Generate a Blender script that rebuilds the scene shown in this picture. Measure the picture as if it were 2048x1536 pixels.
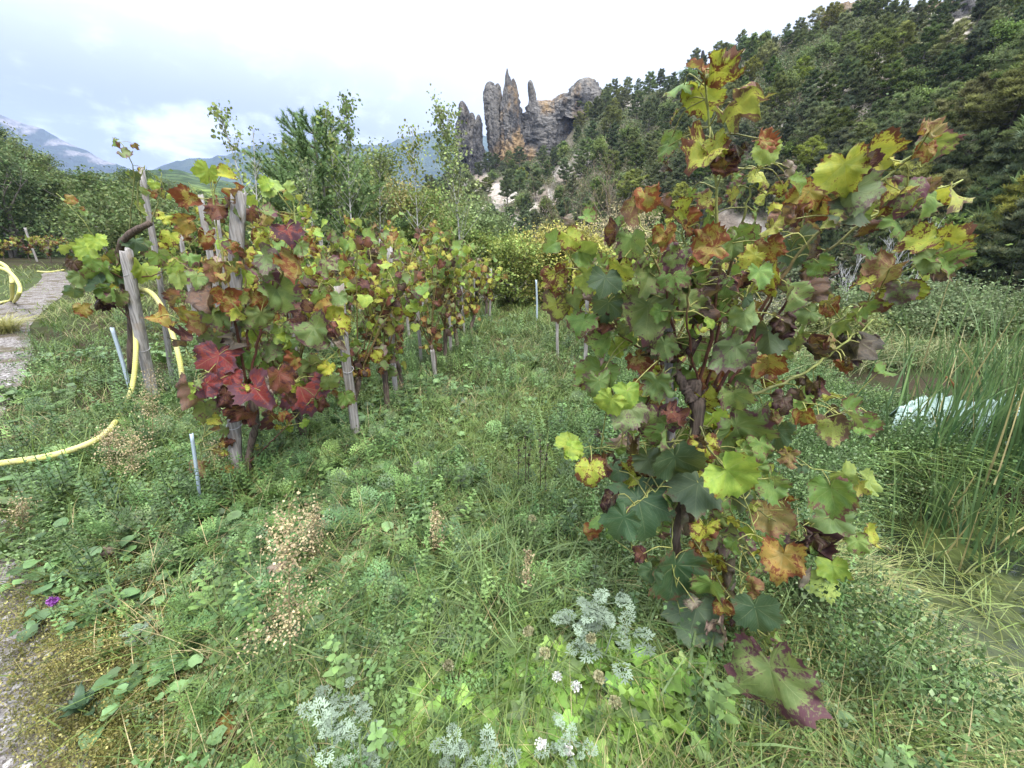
import bpy, math, random
import numpy as np

sc = bpy.context.scene
for o in list(bpy.data.objects):
    bpy.data.objects.remove(o)
R = math.radians

# ------------------------------------------------------------------ camera
EYE = np.array([0.0, 0.0, 1.5])
FPX = 796.0
PITCH = R(18.6)
cam_d = bpy.data.cameras.new("camera")
cam = bpy.data.objects.new("camera", cam_d)
sc.collection.objects.link(cam)
cam_d.sensor_width = 36.0
cam_d.lens = FPX / 2048 * 36.0
cam_d.clip_start = 0.05
cam_d.clip_end = 20000
cam.location = EYE.tolist()
cam.rotation_euler = (R(90) - PITCH, 0, 0)
sc.camera = cam

# ------------------------------------------------------------------ sky, sun, exposure
SUN_EL, SUN_AZ = R(52), R(150)          # azimuth measured from +Y clockwise
world = bpy.data.worlds.new("World")
sc.world = world
world.use_nodes = True
wt = world.node_tree
wt.nodes.clear()


def N(t, typ, **kw):
    n = t.nodes.new(typ)
    for k, v in kw.items():
        setattr(n, k, v)
    return n


def math_node(t, op, a, b=None, c=None, clamp=False):
    n = t.nodes.new("ShaderNodeMath")
    n.operation = op
    n.use_clamp = clamp
    for i, v in enumerate((a, b, c)):
        if v is None:
            continue
        if isinstance(v, (int, float)):
            n.inputs[i].default_value = v
        else:
            t.links.new(v, n.inputs[i])
    return n.outputs[0]


def maprange(t, v, a, b, c=0.0, d=1.0, smooth=True):
    n = t.nodes.new("ShaderNodeMapRange")
    n.interpolation_type = 'SMOOTHSTEP' if smooth else 'LINEAR'
    n.clamp = True
    t.links.new(v, n.inputs[0])
    for i, x in enumerate((a, b, c, d)):
        n.inputs[1 + i].default_value = x
    return n.outputs[0]


def mixcol(t, f, a, b, mode='MIX'):
    n = t.nodes.new("ShaderNodeMix")
    n.data_type = 'RGBA'
    n.blend_type = mode
    n.clamp_factor = True
    for s, v in ((n.inputs[0], f), (n.inputs[6], a), (n.inputs[7], b)):
        if isinstance(v, (int, float)):
            s.default_value = v
        elif isinstance(v, tuple):
            s.default_value = v if len(v) == 4 else v + (1,)
        else:
            t.links.new(v, s)
    return n.outputs[2]


def noise_node(t, vec, scale, detail=4, rough=0.55, dist=0.0):
    n = t.nodes.new("ShaderNodeTexNoise")
    n.inputs['Scale'].default_value = scale
    n.inputs['Detail'].default_value = detail
    n.inputs['Roughness'].default_value = rough
    n.inputs['Distortion'].default_value = dist
    if vec is not None:
        t.links.new(vec, n.inputs['Vector'])
    return n.outputs['Fac']


tc = N(wt, "ShaderNodeTexCoord")
sep = N(wt, "ShaderNodeSeparateXYZ")
wt.links.new(tc.outputs['Generated'], sep.inputs[0])
dz = math_node(wt, 'MAXIMUM', sep.outputs[2], 0.0)
den = math_node(wt, 'ADD', dz, 0.16)
cx = math_node(wt, 'DIVIDE', sep.outputs[0], den)
cy = math_node(wt, 'DIVIDE', sep.outputs[1], den)
comb = N(wt, "ShaderNodeCombineXYZ")
wt.links.new(cx, comb.inputs[0])
wt.links.new(cy, comb.inputs[1])
n1 = noise_node(wt, comb.outputs[0], 0.62, 7, 0.52, 0.5)
n2 = noise_node(wt, comb.outputs[0], 2.6, 6, 0.6, 0.3)
n3 = noise_node(wt, tc.outputs['Generated'], 7.0, 5, 0.55, 0.4)
leftness = maprange(wt, sep.outputs[0], 0.16, -0.42)
lowness = maprange(wt, sep.outputs[2], 0.40, 0.20)
sm = math_node(wt, 'ADD', math_node(wt, 'MULTIPLY', n1, 0.45), math_node(wt, 'MULTIPLY', n2, 0.35))
sm = math_node(wt, 'ADD', sm, math_node(wt, 'MULTIPLY', n3, 0.40))
cl = maprange(wt, sm, 0.485, 0.60)
dark = math_node(wt, 'MULTIPLY', cl, math_node(wt, 'MULTIPLY', leftness, lowness), clamp=True)
dark2 = math_node(wt, 'MULTIPLY', maprange(wt, sm, 0.55, 0.74), 0.25)
cloud = mixcol(wt, dark2, (0.74, 0.755, 0.78), (0.48, 0.475, 0.57))
cloud = mixcol(wt, dark, cloud, (0.175, 0.15, 0.235))
lift = math_node(wt, 'ADD', 1.0, maprange(wt, sep.outputs[2], 0.46, 0.95, 0.0, 3.6))
below = maprange(wt, sep.outputs[2], -0.2, 0.0, 0.25, 1.0)
lift = math_node(wt, 'MULTIPLY', lift, below)
bgc = N(wt, "ShaderNodeBackground")
wt.links.new(cloud, bgc.inputs[0])
wt.links.new(lift, bgc.inputs[1])
sky = N(wt, "ShaderNodeTexSky")
sky.sky_type = 'NISHITA'
sky.sun_disc = False
sky.sun_elevation = SUN_EL
sky.sun_rotation = SUN_AZ
bgs = N(wt, "ShaderNodeBackground")
wt.links.new(sky.outputs[0], bgs.inputs[0])
bgs.inputs[1].default_value = 0.05
add = N(wt, "ShaderNodeAddShader")
wt.links.new(bgc.outputs[0], add.inputs[0])
wt.links.new(bgs.outputs[0], add.inputs[1])
wo = N(wt, "ShaderNodeOutputWorld")
wt.links.new(add.outputs[0], wo.inputs[0])

sun_d = bpy.data.lights.new("sun", 'SUN')
sun_d.energy = 2.4
sun_d.angle = R(14)
sun_d.color = (1.0, 0.97, 0.92)
sun = bpy.data.objects.new("sun", sun_d)
sc.collection.objects.link(sun)
sun.rotation_euler = (R(90) - SUN_EL, 0, -SUN_AZ + math.pi)
sc.view_settings.view_transform = 'Standard'
sc.view_settings.look = 'None'
sc.view_settings.gamma = 1.0
sc.view_settings.exposure = 0.80
sc.cycles.max_bounces = 6
sc.cycles.diffuse_bounces = 1
sc.cycles.glossy_bounces = 2
sc.cycles.transmission_bounces = 4
sc.cycles.volume_bounces = 0
sc.cycles.transparent_max_bounces = 8
sc.cycles.caustics_reflective = False
sc.cycles.caustics_refractive = False
sc.cycles.use_denoising = True

# ------------------------------------------------------------------ geometry of view (used once to read real positions off the photograph)
cp, sp = math.cos(PITCH), math.sin(PITCH)


def ray(px, py):
    xr = (np.asarray(px, float) - 1024) / FPX
    yd = (np.asarray(py, float) - 768) / FPX
    return np.stack([xr + 0 * yd, cp - sp * yd + 0 * xr, -(sp + cp * yd) + 0 * xr], -1)


def at(px, py, t):
    return EYE + ray(px, py) * np.asarray(t, float)[..., None]


def proj(P):
    P = np.asarray(P, float) - EYE
    d = P[..., 1] * cp - P[..., 2] * sp
    u = P[..., 1] * sp + P[..., 2] * cp
    return 1024 + FPX * P[..., 0] / d, 768 - FPX * u / d, d


# ------------------------------------------------------------------ numpy noise
_rs = np.random.RandomState(7)
_tab = _rs.rand(256, 256)


def vnoise(x, y):
    xi = np.floor(x).astype(int)
    yi = np.floor(y).astype(int)
    fx = x - xi
    fy = y - yi
    fx = fx * fx * (3 - 2 * fx)
    fy = fy * fy * (3 - 2 * fy)
    a = _tab[xi & 255, yi & 255]
    b = _tab[(xi + 1) & 255, yi & 255]
    c = _tab[xi & 255, (yi + 1) & 255]
    d = _tab[(xi + 1) & 255, (yi + 1) & 255]
    return (a * (1 - fx) + b * fx) * (1 - fy) + (c * (1 - fx) + d * fx) * fy


def fbm(x, y, o=4, g=0.5):
    s, amp, tot = 0.0, 1.0, 0.0
    for i in range(o):
        s = s + amp * vnoise(x * 2 ** i + 17.3 * i, y * 2 ** i + 9.1 * i)
        tot += amp
        amp *= g
    return s / tot


def sstep(a, b, x):
    t = np.clip((x - a) / (b - a), 0, 1)
    return t * t * (3 - 2 * t)


# ------------------------------------------------------------------ mesh soup
class Soup:
    def __init__(s):
        s.V, s.L, s.S, s.C, s.P, s.K, s.M, s.n = [], [], [], [], [], [], [], 0

    def add(s, V, F, col, lp=None, spot=None, mi=0):
        """F: (loops, sizes)"""
        V = np.asarray(V, float)
        n = len(V)
        s.V.append(V)
        s.L.append(np.asarray(F[0]) + s.n)
        s.S.append(np.asarray(F[1]))
        s.M.append(np.full(len(F[1]), mi))
        c = np.ones((n, 4))
        col = np.asarray(col, float)
        c[:, :col.shape[-1]] = col
        s.C.append(c)
        s.P.append(np.zeros((n, 3)) if lp is None else np.broadcast_to(np.asarray(lp, float), (n, 3)))
        s.K.append(np.zeros((n, 4)) if spot is None else np.broadcast_to(np.asarray(spot, float), (n, 4)))
        s.n += n

    def inst(s, T, M, pos, col, shade=None):
        """T=(V,loops,sizes); M (m,3,3); pos (m,3); col (m,3)"""
        V, L, S = T[0], T[1], T[2]
        m, n = len(pos), len(V)
        if m == 0:
            return
        W = np.einsum('mij,nj->mni', M, V) + pos[:, None, :]
        L2 = (L[None, :] + (np.arange(m) * n)[:, None]).ravel()
        C = np.ones((m, n, 4))
        C[:, :, :3] = col[:, None, :3]
        if shade is not None:
            C[:, :, :3] *= shade[None, :, None] if shade.ndim == 1 else shade[None, :, :]
        s.add(W.reshape(-1, 3), (L2, np.tile(S, m)), C.reshape(-1, 4))

    def build(s, name, mats, parent=None, origin=None, smooth=True):
        V = np.concatenate(s.V)
        if origin is not None:
            V = V - np.asarray(origin)
        L = np.concatenate(s.L).astype(np.int32)
        S = np.concatenate(s.S).astype(np.int32)
        me = bpy.data.meshes.new(name)
        me.vertices.add(len(V))
        me.vertices.foreach_set('co', V.astype(np.float32).ravel())
        me.loops.add(len(L))
        me.loops.foreach_set('vertex_index', L)
        me.polygons.add(len(S))
        st = np.zeros(len(S), np.int32)
        st[1:] = np.cumsum(S)[:-1]
        me.polygons.foreach_set('loop_start', st)
        me.polygons.foreach_set('use_smooth', np.full(len(S), bool(smooth)))
        mats = mats if isinstance(mats, (list, tuple)) else [mats]
        for m in mats:
            me.materials.append(m)
        if len(mats) > 1:
            me.polygons.foreach_set('material_index', np.concatenate(s.M).astype(np.int32))
        a = me.attributes.new('col', 'FLOAT_COLOR', 'POINT')
        a.data.foreach_set('color', np.concatenate(s.C).astype(np.float32).ravel())
        P = np.concatenate(s.P)
        if P.any():
            a = me.attributes.new('lp', 'FLOAT_VECTOR', 'POINT')
            a.data.foreach_set('vector', P.astype(np.float32).ravel())
            a = me.attributes.new('spot', 'FLOAT_COLOR', 'POINT')
            a.data.foreach_set('color', np.concatenate(s.K).astype(np.float32).ravel())
        me.update(calc_edges=True)
        o = bpy.data.objects.new(name, me)
        sc.collection.objects.link(o)
        if parent is not None:
            o.parent = parent
        elif origin is not None:
            o.location = [float(v) for v in origin]
        return o


def tag(o, label=None, cat=None, group=None, kind=None):
    if label:
        o['label'] = label
    if cat:
        o['category'] = cat
    if group:
        o['group'] = group
    if kind:
        o['kind'] = kind
    return o


def empty(name, loc, label=None, cat=None, group=None, rz=0.0, scale=1.0):
    o = bpy.data.objects.new(name, None)
    sc.collection.objects.link(o)
    o.location = [float(v) for v in loc]
    o.rotation_euler = (0, 0, rz)
    o.scale = (scale,) * 3
    o.empty_display_size = 0.1
    return tag(o, label, cat, group)


def dup(root, loc, rz, scale, label=None, group=None):
    r = root.copy()
    sc.collection.objects.link(r)
    r.location = [float(v) for v in loc]
    r.rotation_euler = (0, 0, rz)
    r.scale = scale if isinstance(scale, tuple) else (scale,) * 3
    if label:
        r['label'] = label
    if group:
        r['group'] = group
    for ch in list(root.children):
        c = ch.copy()
        sc.collection.objects.link(c)
        c.parent = r
    return r


def quads(rows, cols, wrap=False):
    """grid faces for rows x cols vertices"""
    i = np.arange(rows - 1)[:, None]
    j = np.arange(cols if wrap else cols - 1)[None, :]
    j2 = (j + 1) % cols
    q = np.stack([i * cols + j, i * cols + j2, (i + 1) * cols + j2, (i + 1) * cols + j], -1).reshape(-1, 4)
    return q.ravel(), np.full(len(q), 4)


def norm(v):
    v = np.asarray(v, float)
    return v / (np.linalg.norm(v, axis=-1, keepdims=True) + 1e-9)


def tube(P, Rr, n=6, cap=True):
    P = np.asarray(P, float)
    k = len(P)
    Rr = np.broadcast_to(np.asarray(Rr, float), (k,))
    T = np.gradient(P, axis=0)
    T = norm(T)
    ref = np.array([0.31, 0.17, 0.93])
    if abs(np.dot(norm(P[-1] - P[0]), norm(ref))) > 0.8:
        ref = np.array([0.95, 0.2, 0.1])
    A = norm(np.cross(T, ref))
    B = np.cross(T, A)
    th = np.arange(n) / n * 2 * math.pi
    V = P[:, None, :] + Rr[:, None, None] * (np.cos(th)[None, :, None] * A[:, None, :] + np.sin(th)[None, :, None] * B[:, None, :])
    L, S = quads(k, n, True)
    if cap:
        L = np.concatenate([L, np.arange(n)[::-1], (k - 1) * n + np.arange(n)])
        S = np.concatenate([S, [n, n]])
    return V.reshape(-1, 3), (L, S)


def smooth_path(P, m=24):
    """Catmull-Rom through P"""
    P = np.asarray(P, float)
    Q = np.vstack([2 * P[0] - P[1], P, 2 * P[-1] - P[-2]])
    out = []
    k = len(P) - 1
    per = max(2, m // k)
    for i in range(k):
        p0, p1, p2, p3 = Q[i:i + 4]
        for t in np.arange(per) / per:
            out.append(0.5 * ((2 * p1) + (-p0 + p2) * t + (2 * p0 - 5 * p1 + 4 * p2 - p3) * t * t + (-p0 + 3 * p1 - 3 * p2 + p3) * t ** 3))
    out.append(P[-1])
    return np.array(out)


def rotz(a):
    c, s = np.cos(a), np.sin(a)
    M = np.zeros(np.shape(a) + (3, 3))
    M[..., 0, 0] = c
    M[..., 0, 1] = -s
    M[..., 1, 0] = s
    M[..., 1, 1] = c
    M[..., 2, 2] = 1
    return M


def rotx(a):
    c, s = np.cos(a), np.sin(a)
    M = np.zeros(np.shape(a) + (3, 3))
    M[..., 0, 0] = 1
    M[..., 1, 1] = c
    M[..., 1, 2] = -s
    M[..., 2, 1] = s
    M[..., 2, 2] = c
    return M


def axes(n, rs):
    """n random rotation matrices"""
    q = rs.randn(n, 4)
    q /= np.linalg.norm(q, axis=1, keepdims=True)
    w, x, y, z = q.T
    return np.stack([np.stack([1 - 2 * (y * y + z * z), 2 * (x * y - z * w), 2 * (x * z + y * w)], -1),
                     np.stack([2 * (x * y + z * w), 1 - 2 * (x * x + z * z), 2 * (y * z - x * w)], -1),
                     np.stack([2 * (x * z - y * w), 2 * (y * z + x * w), 1 - 2 * (x * x + y * y)], -1)], 1)


# ------------------------------------------------------------------ materials
def new_mat(name):
    m = bpy.data.materials.new(name)
    m.use_nodes = True
    t = m.node_tree
    t.nodes.clear()
    out = N(t, "ShaderNodeOutputMaterial")
    return m, t, out


def principled(t, col, rough=0.7, spec=0.3):
    b = N(t, "ShaderNodeBsdfPrincipled")
    if isinstance(col, tuple):
        b.inputs['Base Color'].default_value = col if len(col) == 4 else col + (1,)
    else:
        t.links.new(col, b.inputs['Base Color'])
    if isinstance(rough, (int, float)):
        b.inputs['Roughness'].default_value = rough
    else:
        t.links.new(rough, b.inputs['Roughness'])
    b.inputs['Specular IOR Level'].default_value = spec
    return b


def bump(t, h, strength, dist, b):
    n = N(t, "ShaderNodeBump")
    n.inputs['Strength'].default_value = strength
    n.inputs['Distance'].default_value = dist
    t.links.new(h, n.inputs['Height'])
    t.links.new(n.outputs[0], b.inputs['Normal'])


def attr(t, name):
    n = N(t, "ShaderNodeAttribute")
    n.attribute_name = name
    return n


def foliage_mat(name, rough=0.55, trans=0.35, nscale=30.0, spec=0.3, objvar=0.0, lo=0.72, hi=1.3):
    m, t, out = new_mat(name)
    a = attr(t, 'col').outputs['Color']
    geo = N(t, "ShaderNodeNewGeometry")
    nz = noise_node(t, geo.outputs['Position'], nscale, 3)
    f = maprange(t, nz, 0.3, 0.7, lo, hi)
    hsv = N(t, "ShaderNodeHueSaturation")
    t.links.new(a, hsv.inputs['Color'])
    t.links.new(f, hsv.inputs['Value'])
    col = hsv.outputs[0]
    if objvar > 0:
        oi = N(t, "ShaderNodeObjectInfo")
        h2 = N(t, "ShaderNodeHueSaturation")
        t.links.new(maprange(t, oi.outputs['Random'], 0, 1, 0.5 - 0.035 * objvar, 0.5 + 0.012 * objvar, False), h2.inputs['Hue'])
        r2 = math_node(t, 'FRACT', math_node(t, 'MULTIPLY', oi.outputs['Random'], 37.7))
        t.links.new(maprange(t, r2, 0, 1, 1 - 0.3 * objvar, 1 + 0.35 * objvar, False), h2.inputs['Value'])
        r3 = math_node(t, 'FRACT', math_node(t, 'MULTIPLY', oi.outputs['Random'], 91.3))
        t.links.new(maprange(t, r3, 0, 1, 1 - 0.25 * objvar, 1.1, False), h2.inputs['Saturation'])
        t.links.new(col, h2.inputs['Color'])
        col = h2.outputs[0]
    b = principled(t, col, rough, spec)
    if trans > 0:
        tr = N(t, "ShaderNodeBsdfTranslucent")
        t.links.new(col, tr.inputs[0])
        mx = N(t, "ShaderNodeMixShader")
        mx.inputs[0].default_value = trans
        t.links.new(b.outputs[0], mx.inputs[1])
        t.links.new(tr.outputs[0], mx.inputs[2])
        t.links.new(mx.outputs[0], out.inputs[0])
    else:
        t.links.new(b.outputs[0], out.inputs[0])
    return m


def vine_leaf_mat():
    m, t, out = new_mat("vine_leaf")
    ca = attr(t, 'col')
    lp = attr(t, 'lp')
    sa = attr(t, 'spot')
    s = N(t, "ShaderNodeSeparateXYZ")
    t.links.new(lp.outputs['Vector'], s.inputs[0])
    u, v = s.outputs[0], s.outputs[1]
    th = math_node(t, 'ARCTAN2', u, v)
    r = math_node(t, 'SQRT', math_node(t, 'ADD', math_node(t, 'MULTIPLY', u, u), math_node(t, 'MULTIPLY', v, v)))
    w = math_node(t, 'WRAP', th, R(26), R(-26))
    dist = math_node(t, 'ABSOLUTE', math_node(t, 'MULTIPLY', r, math_node(t, 'SINE', w)))
    along = math_node(t, 'MULTIPLY', r, math_node(t, 'COSINE', w))
    vw = math_node(t, 'MULTIPLY', math_node(t, 'SUBTRACT', 1.25, r), 0.011)
    vein = math_node(t, 'SUBTRACT', 1.0, maprange(t, math_node(t, 'DIVIDE', dist, vw), 0.3, 1.6))
    sc2 = math_node(t, 'ADD', math_node(t, 'SUBTRACT', along, math_node(t, 'MULTIPLY', dist, 1.25)), 0.067)
    pp = math_node(t, 'PINGPONG', math_node(t, 'MULTIPLY', sc2, 7.5), 0.5)
    sec = math_node(t, 'MULTIPLY', math_node(t, 'SUBTRACT', 1.0, maprange(t, pp, 0.0, 0.11)), math_node(t, 'MULTIPLY', maprange(t, r, 0.22, 0.45), 0.5))
    vein = math_node(t, 'MULTIPLY', math_node(t, 'MAXIMUM', vein, sec), maprange(t, r, 0.03, 0.2))
    # blotches
    vm = N(t, "ShaderNodeVectorMath", operation='MULTIPLY')
    vm.inputs[1].default_value = (1, 1, 37.0)
    t.links.new(lp.outputs['Vector'], vm.inputs[0])
    nb = noise_node(t, vm.outputs[0], 2.3, 6, 0.68, 0.3)
    nd = noise_node(t, vm.outputs[0], 11.0, 4, 0.65, 0.2)
    edge = math_node(t, 'POWER', ca.outputs['Alpha'], 3.0)
    amt = sa.outputs['Alpha']
    f = math_node(t, 'ADD', nb, math_node(t, 'MULTIPLY', edge, 0.16))
    f = math_node(t, 'ADD', f, math_node(t, 'MULTIPLY', math_node(t, 'SUBTRACT', nd, 0.5), 0.42))
    f = math_node(t, 'ADD', f, math_node(t, 'MULTIPLY', math_node(t, 'SUBTRACT', amt, 1.0), 0.42))
    f = math_node(t, 'SUBTRACT', f, math_node(t, 'MULTIPLY', vein, 0.07))
    blot = maprange(t, f, 0.33, 0.45)
    base = mixcol(t, maprange(t, nb, 0.35, 0.65), mixcol(t, 1.0, ca.outputs['Color'], (0.72, 0.80, 0.72), 'MULTIPLY'),
                  mixcol(t, 1.0, ca.outputs['Color'], (1.22, 1.12, 1.05), 'MULTIPLY'))
    veinc = mixcol(t, 0.40, base, (0.42, 0.44, 0.20))
    base = mixcol(t, math_node(t, 'MULTIPLY', vein, 0.6), base, veinc)
    col = mixcol(t, blot, base, sa.outputs['Color'])
    rim = maprange(t, math_node(t, 'ADD', ca.outputs['Alpha'], math_node(t, 'MULTIPLY', nb, 0.35)), 1.10, 1.24)
    rim = math_node(t, 'MULTIPLY', rim, maprange(t, amt, 0.05, 0.4))
    col = mixcol(t, rim, col, mixcol(t, 0.5, sa.outputs['Color'], (0.13, 0.07, 0.04)))
    geo = N(t, "ShaderNodeNewGeometry")
    back = math_node(t, 'MULTIPLY', geo.outputs['Backfacing'], 0.20)
    col = mixcol(t, back, col, (0.26, 0.28, 0.19))
    rough = maprange(t, nb, 0.3, 0.7, 0.48, 0.72)
    b = principled(t, col, rough, 0.35)
    hh = math_node(t, 'ADD', math_node(t, 'MULTIPLY', vein, -0.7), math_node(t, 'MULTIPLY', nd, 0.8))
    bump(t, hh, 0.35, 0.003, b)
    tr = N(t, "ShaderNodeBsdfTranslucent")
    tcx = mixcol(t, 0.3, col, (0.5, 0.5, 0.06))
    t.links.new(mixcol(t, blot, tcx, col), tr.inputs[0])
    mx = N(t, "ShaderNodeMixShader")
    mx.inputs[0].default_value = 0.33
    t.links.new(b.outputs[0], mx.inputs[1])
    t.links.new(tr.outputs[0], mx.inputs[2])
    t.links.new(mx.outputs[0], out.inputs[0])
    return m


def wood_mat(name, c1, c2, c3, scale=1.0):
    m, t, out = new_mat(name)
    tcn = N(t, "ShaderNodeTexCoord")
    mp = N(t, "ShaderNodeMapping")
    mp.inputs['Scale'].default_value = (26 * scale, 26 * scale, 1.6 * scale)
    t.links.new(tcn.outputs['Object'], mp.inputs[0])
    a = noise_node(t, mp.outputs[0], 2.2, 6, 0.65, 0.4)
    bb = noise_node(t, tcn.outputs['Object'], 7 * scale, 4, 0.6)
    col = mixcol(t, maprange(t, a, 0.35, 0.62), c1 + (1,), c2 + (1,))
    col = mixcol(t, maprange(t, bb, 0.5, 0.72, 0, 0.7), col, c3 + (1,))
    crack = maprange(t, a, 0.30, 0.37)
    col = mixcol(t, crack, (0.05, 0.045, 0.04, 1), col)
    b = principled(t, col, 0.88, 0.15)
    bump(t, a, 0.9, 0.012, b)
    t.links.new(b.outputs[0], out.inputs[0])
    return m


def attr_mat(name, rough=0.8, spec=0.2, nscale=40, bstr=0.4, bdist=0.01, lo=0.7, hi=1.25):
    m, t, out = new_mat(name)
    tcn = N(t, "ShaderNodeTexCoord")
    nz = noise_node(t, tcn.outputs['Object'], nscale, 5, 0.6)
    col = mixcol(t, 1.0, attr(t, 'col').outputs['Color'], (1, 1, 1), 'MULTIPLY')
    hsv = N(t, "ShaderNodeHueSaturation")
    t.links.new(col, hsv.inputs['Color'])
    t.links.new(maprange(t, nz, 0.3, 0.7, lo, hi), hsv.inputs['Value'])
    b = principled(t, hsv.outputs[0], rough, spec)
    bump(t, nz, bstr, bdist, b)
    t.links.new(b.outputs[0], out.inputs[0])
    return m


M_LEAF = vine_leaf_mat()
M_HERB = foliage_mat("herb_leaves", 0.45, 0.22, 9.0, 0.45, 0, .55, 1.35)
M_GRASS = foliage_mat("grass_blades", 0.5, 0.3, 6.0, 0.35)
M_TREE = foliage_mat("tree_leaves", 0.6, 0.3, 2.2, 0.2, 0.6, 0.6, 1.4)
M_PINE = foliage_mat("pine_needles", 0.6, 0.3, 1.2, 0.2, 1.0, 0.65, 1.4)
M_NEEDLE = foliage_mat("young_pine_needles", 0.5, 0.25, 3.0, 0.3, 0.0)
M_REED = foliage_mat("reed_leaves", 0.45, 0.25, 4.0, 0.4)
M_SILVER = foliage_mat("mugwort_leaves", 0.75, 0.2, 12.0, 0.15)
M_STAKE = wood_mat("weathered_stake_wood", (0.19, 0.175, 0.16), (0.38, 0.36, 0.335), (0.27, 0.22, 0.17))
M_BARK = wood_mat("vine_bark", (0.06, 0.045, 0.035), (0.16, 0.12, 0.095), (0.10, 0.09, 0.07), 1.3)
M_TRUNK = wood_mat("tree_bark", (0.09, 0.075, 0.06), (0.22, 0.20, 0.17), (0.14, 0.13, 0.11), 0.12)
M_PALE = wood_mat("pale_bark", (0.30, 0.29, 0.26), (0.50, 0.49, 0.45), (0.38, 0.36, 0.31), 0.3)
M_CANE = attr_mat("cane_bark", 0.6, 0.3, 60, 0.3, 0.003)
M_PLAIN = attr_mat("plain_stuff", 0.7, 0.25, 50, 0.3, 0.003)

# ------------------------------------------------------------------ ground
PATH_C = np.array([(-1.2, -2.5), (-1.3, -0.6), (-1.64, 0.34), (-2.68, 1.08), (-4.5, 2.3), (-6.55, 4.5), (-9.7, 7.5), (-15.4, 13.7), (-21, 19)])
PATH_W = np.array([0.62, 0.62, 0.60, 0.58, 0.56, 0.52, 0.46, 0.42, 0.36])


def path_d(x, y):
    """signed distance to the path's edge (negative on the path)"""
    best = np.full(np.shape(x), 1e9)
    for i in range(len(PATH_C) - 1):
        a, b = PATH_C[i], PATH_C[i + 1]
        d = b - a
        t = np.clip(((x - a[0]) * d[0] + (y - a[1]) * d[1]) / (d @ d), 0, 1)
        q = np.hypot(x - a[0] - t * d[0], y - a[1] - t * d[1]) - (PATH_W[i] * (1 - t) + PATH_W[i + 1] * t)
        best = np.minimum(best, q)
    return best


def pond_f(x, y):
    """1 in the pond, 0 on land"""
    e = np.hypot((x - 4.1) / 2.35, (y - 1.25) / 1.75)
    return 1 - sstep(0.78, 1.12, e + 0.14 * (fbm(x * 1.3, y * 1.3, 3) - 0.5))


def H(x, y):
    x = np.asarray(x, float)
    y = np.asarray(y, float)
    r = np.hypot(x, y)
    z = 0.032 * np.clip(-x - 4, 0, 60)
    z = z + 0.10 * (fbm(x * 0.7 + 40, y * 0.7 + 40, 3) - 0.5) * sstep(0.6, 3, r)
    z = z - 0.20 * sstep(1.1, 2.4, x) - 0.75 * pond_f(x, y)
    # the ground falls away behind the vineyard and on the stream side
    z = z - 4.2 * sstep(10.5, 34, y + 0.15 * np.abs(x)) * sstep(-13, -4, x)
    z = z - 2.6 * sstep(7.5, 24, x) * sstep(60, 30, y)
    z = z - 7 * sstep(60, 300, r) * sstep(-30, 30, x + y * 0.2)
    return z


nr, na = 250, 420
rr = np.concatenate([[0.02], 0.25 * (4300 / 0.25) ** (np.arange(nr - 1) / (nr - 2))])
aa = np.arange(na) / na * 2 * math.pi
XX = rr[:, None] * np.sin(aa)[None, :]
YY = rr[:, None] * np.cos(aa)[None, :]
ZZ = H(XX, YY)
S = Soup()
L_, S_ = quads(nr, na, True)
S.add(np.stack([XX, YY, ZZ], -1).reshape(-1, 3), (L_, S_), (0.1, 0.1, 0.1))
m, t, out = new_mat("soil_and_litter")
geo = N(t, "ShaderNodeNewGeometry")
n1 = noise_node(t, geo.outputs['Position'], 1.6, 6, 0.6)
n2 = noise_node(t, geo.outputs['Position'], 22, 6, 0.7)
n3 = noise_node(t, geo.outputs['Position'], 0.05, 6, 0.6)
c = mixcol(t, maprange(t, n1, 0.4, 0.62), (0.040, 0.030, 0.018), (0.035, 0.045, 0.016))
c = mixcol(t, maprange(t, n2, 0.55, 0.75), c, (0.10, 0.08, 0.045))
c = mixcol(t, maprange(t, n3, 0.5, 0.6, 0, 0.6), c, (0.07, 0.10, 0.035))
b = principled(t, c, 0.95, 0.1)
bump(t, n2, 0.8, 0.03, b)
t.links.new(b.outputs[0], out.inputs[0])
tag(S.build("ground", m), kind='structure', label='soil under the weeds of the vineyard')

# path
cl = smooth_path(np.column_stack([PATH_C, PATH_W]), 160)
S = Soup()
tg = norm(np.gradient(cl[:, :2], axis=0))
nn = np.stack([-tg[:, 1], tg[:, 0]], -1)
kk = np.linspace(-1, 1, 15)
wob = 1 + 0.35 * (fbm(np.arange(len(cl))[:, None] * 0.35, (kk > 0)[None, :] * 9.0 + 3, 3) - 0.5)
PX = cl[:, 0:1] + nn[:, 0:1] * kk[None, :] * cl[:, 2:3] * wob
PY = cl[:, 1:2] + nn[:, 1:2] * kk[None, :] * cl[:, 2:3] * wob
PZ = H(PX, PY) + 0.022 - 0.012 * np.abs(kk)[None, :] ** 3
S.add(np.stack([PX, PY, PZ], -1).reshape(-1, 3), quads(len(cl), 15), (0.3, 0.28, 0.26))
m, t, out = new_mat("gravel")
geo = N(t, "ShaderNodeNewGeometry")
vor = N(t, "ShaderNodeTexVoronoi")
vor.inputs['Scale'].default_value = 55
t.links.new(geo.outputs['Position'], vor.inputs['Vector'])
n1 = noise_node(t, geo.outputs['Position'], 3.0, 6, 0.65)
n2 = noise_node(t, geo.outputs['Position'], 80, 4, 0.7)
bw = N(t, "ShaderNodeRGBToBW")
t.links.new(vor.outputs['Color'], bw.inputs[0])
c = mixcol(t, maprange(t, bw.outputs[0], 0.25, 0.8), (0.12, 0.105, 0.095), (0.34, 0.315, 0.30))
c = mixcol(t, maprange(t, n1, 0.46, 0.60), c, (0.11, 0.09, 0.06))
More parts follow.
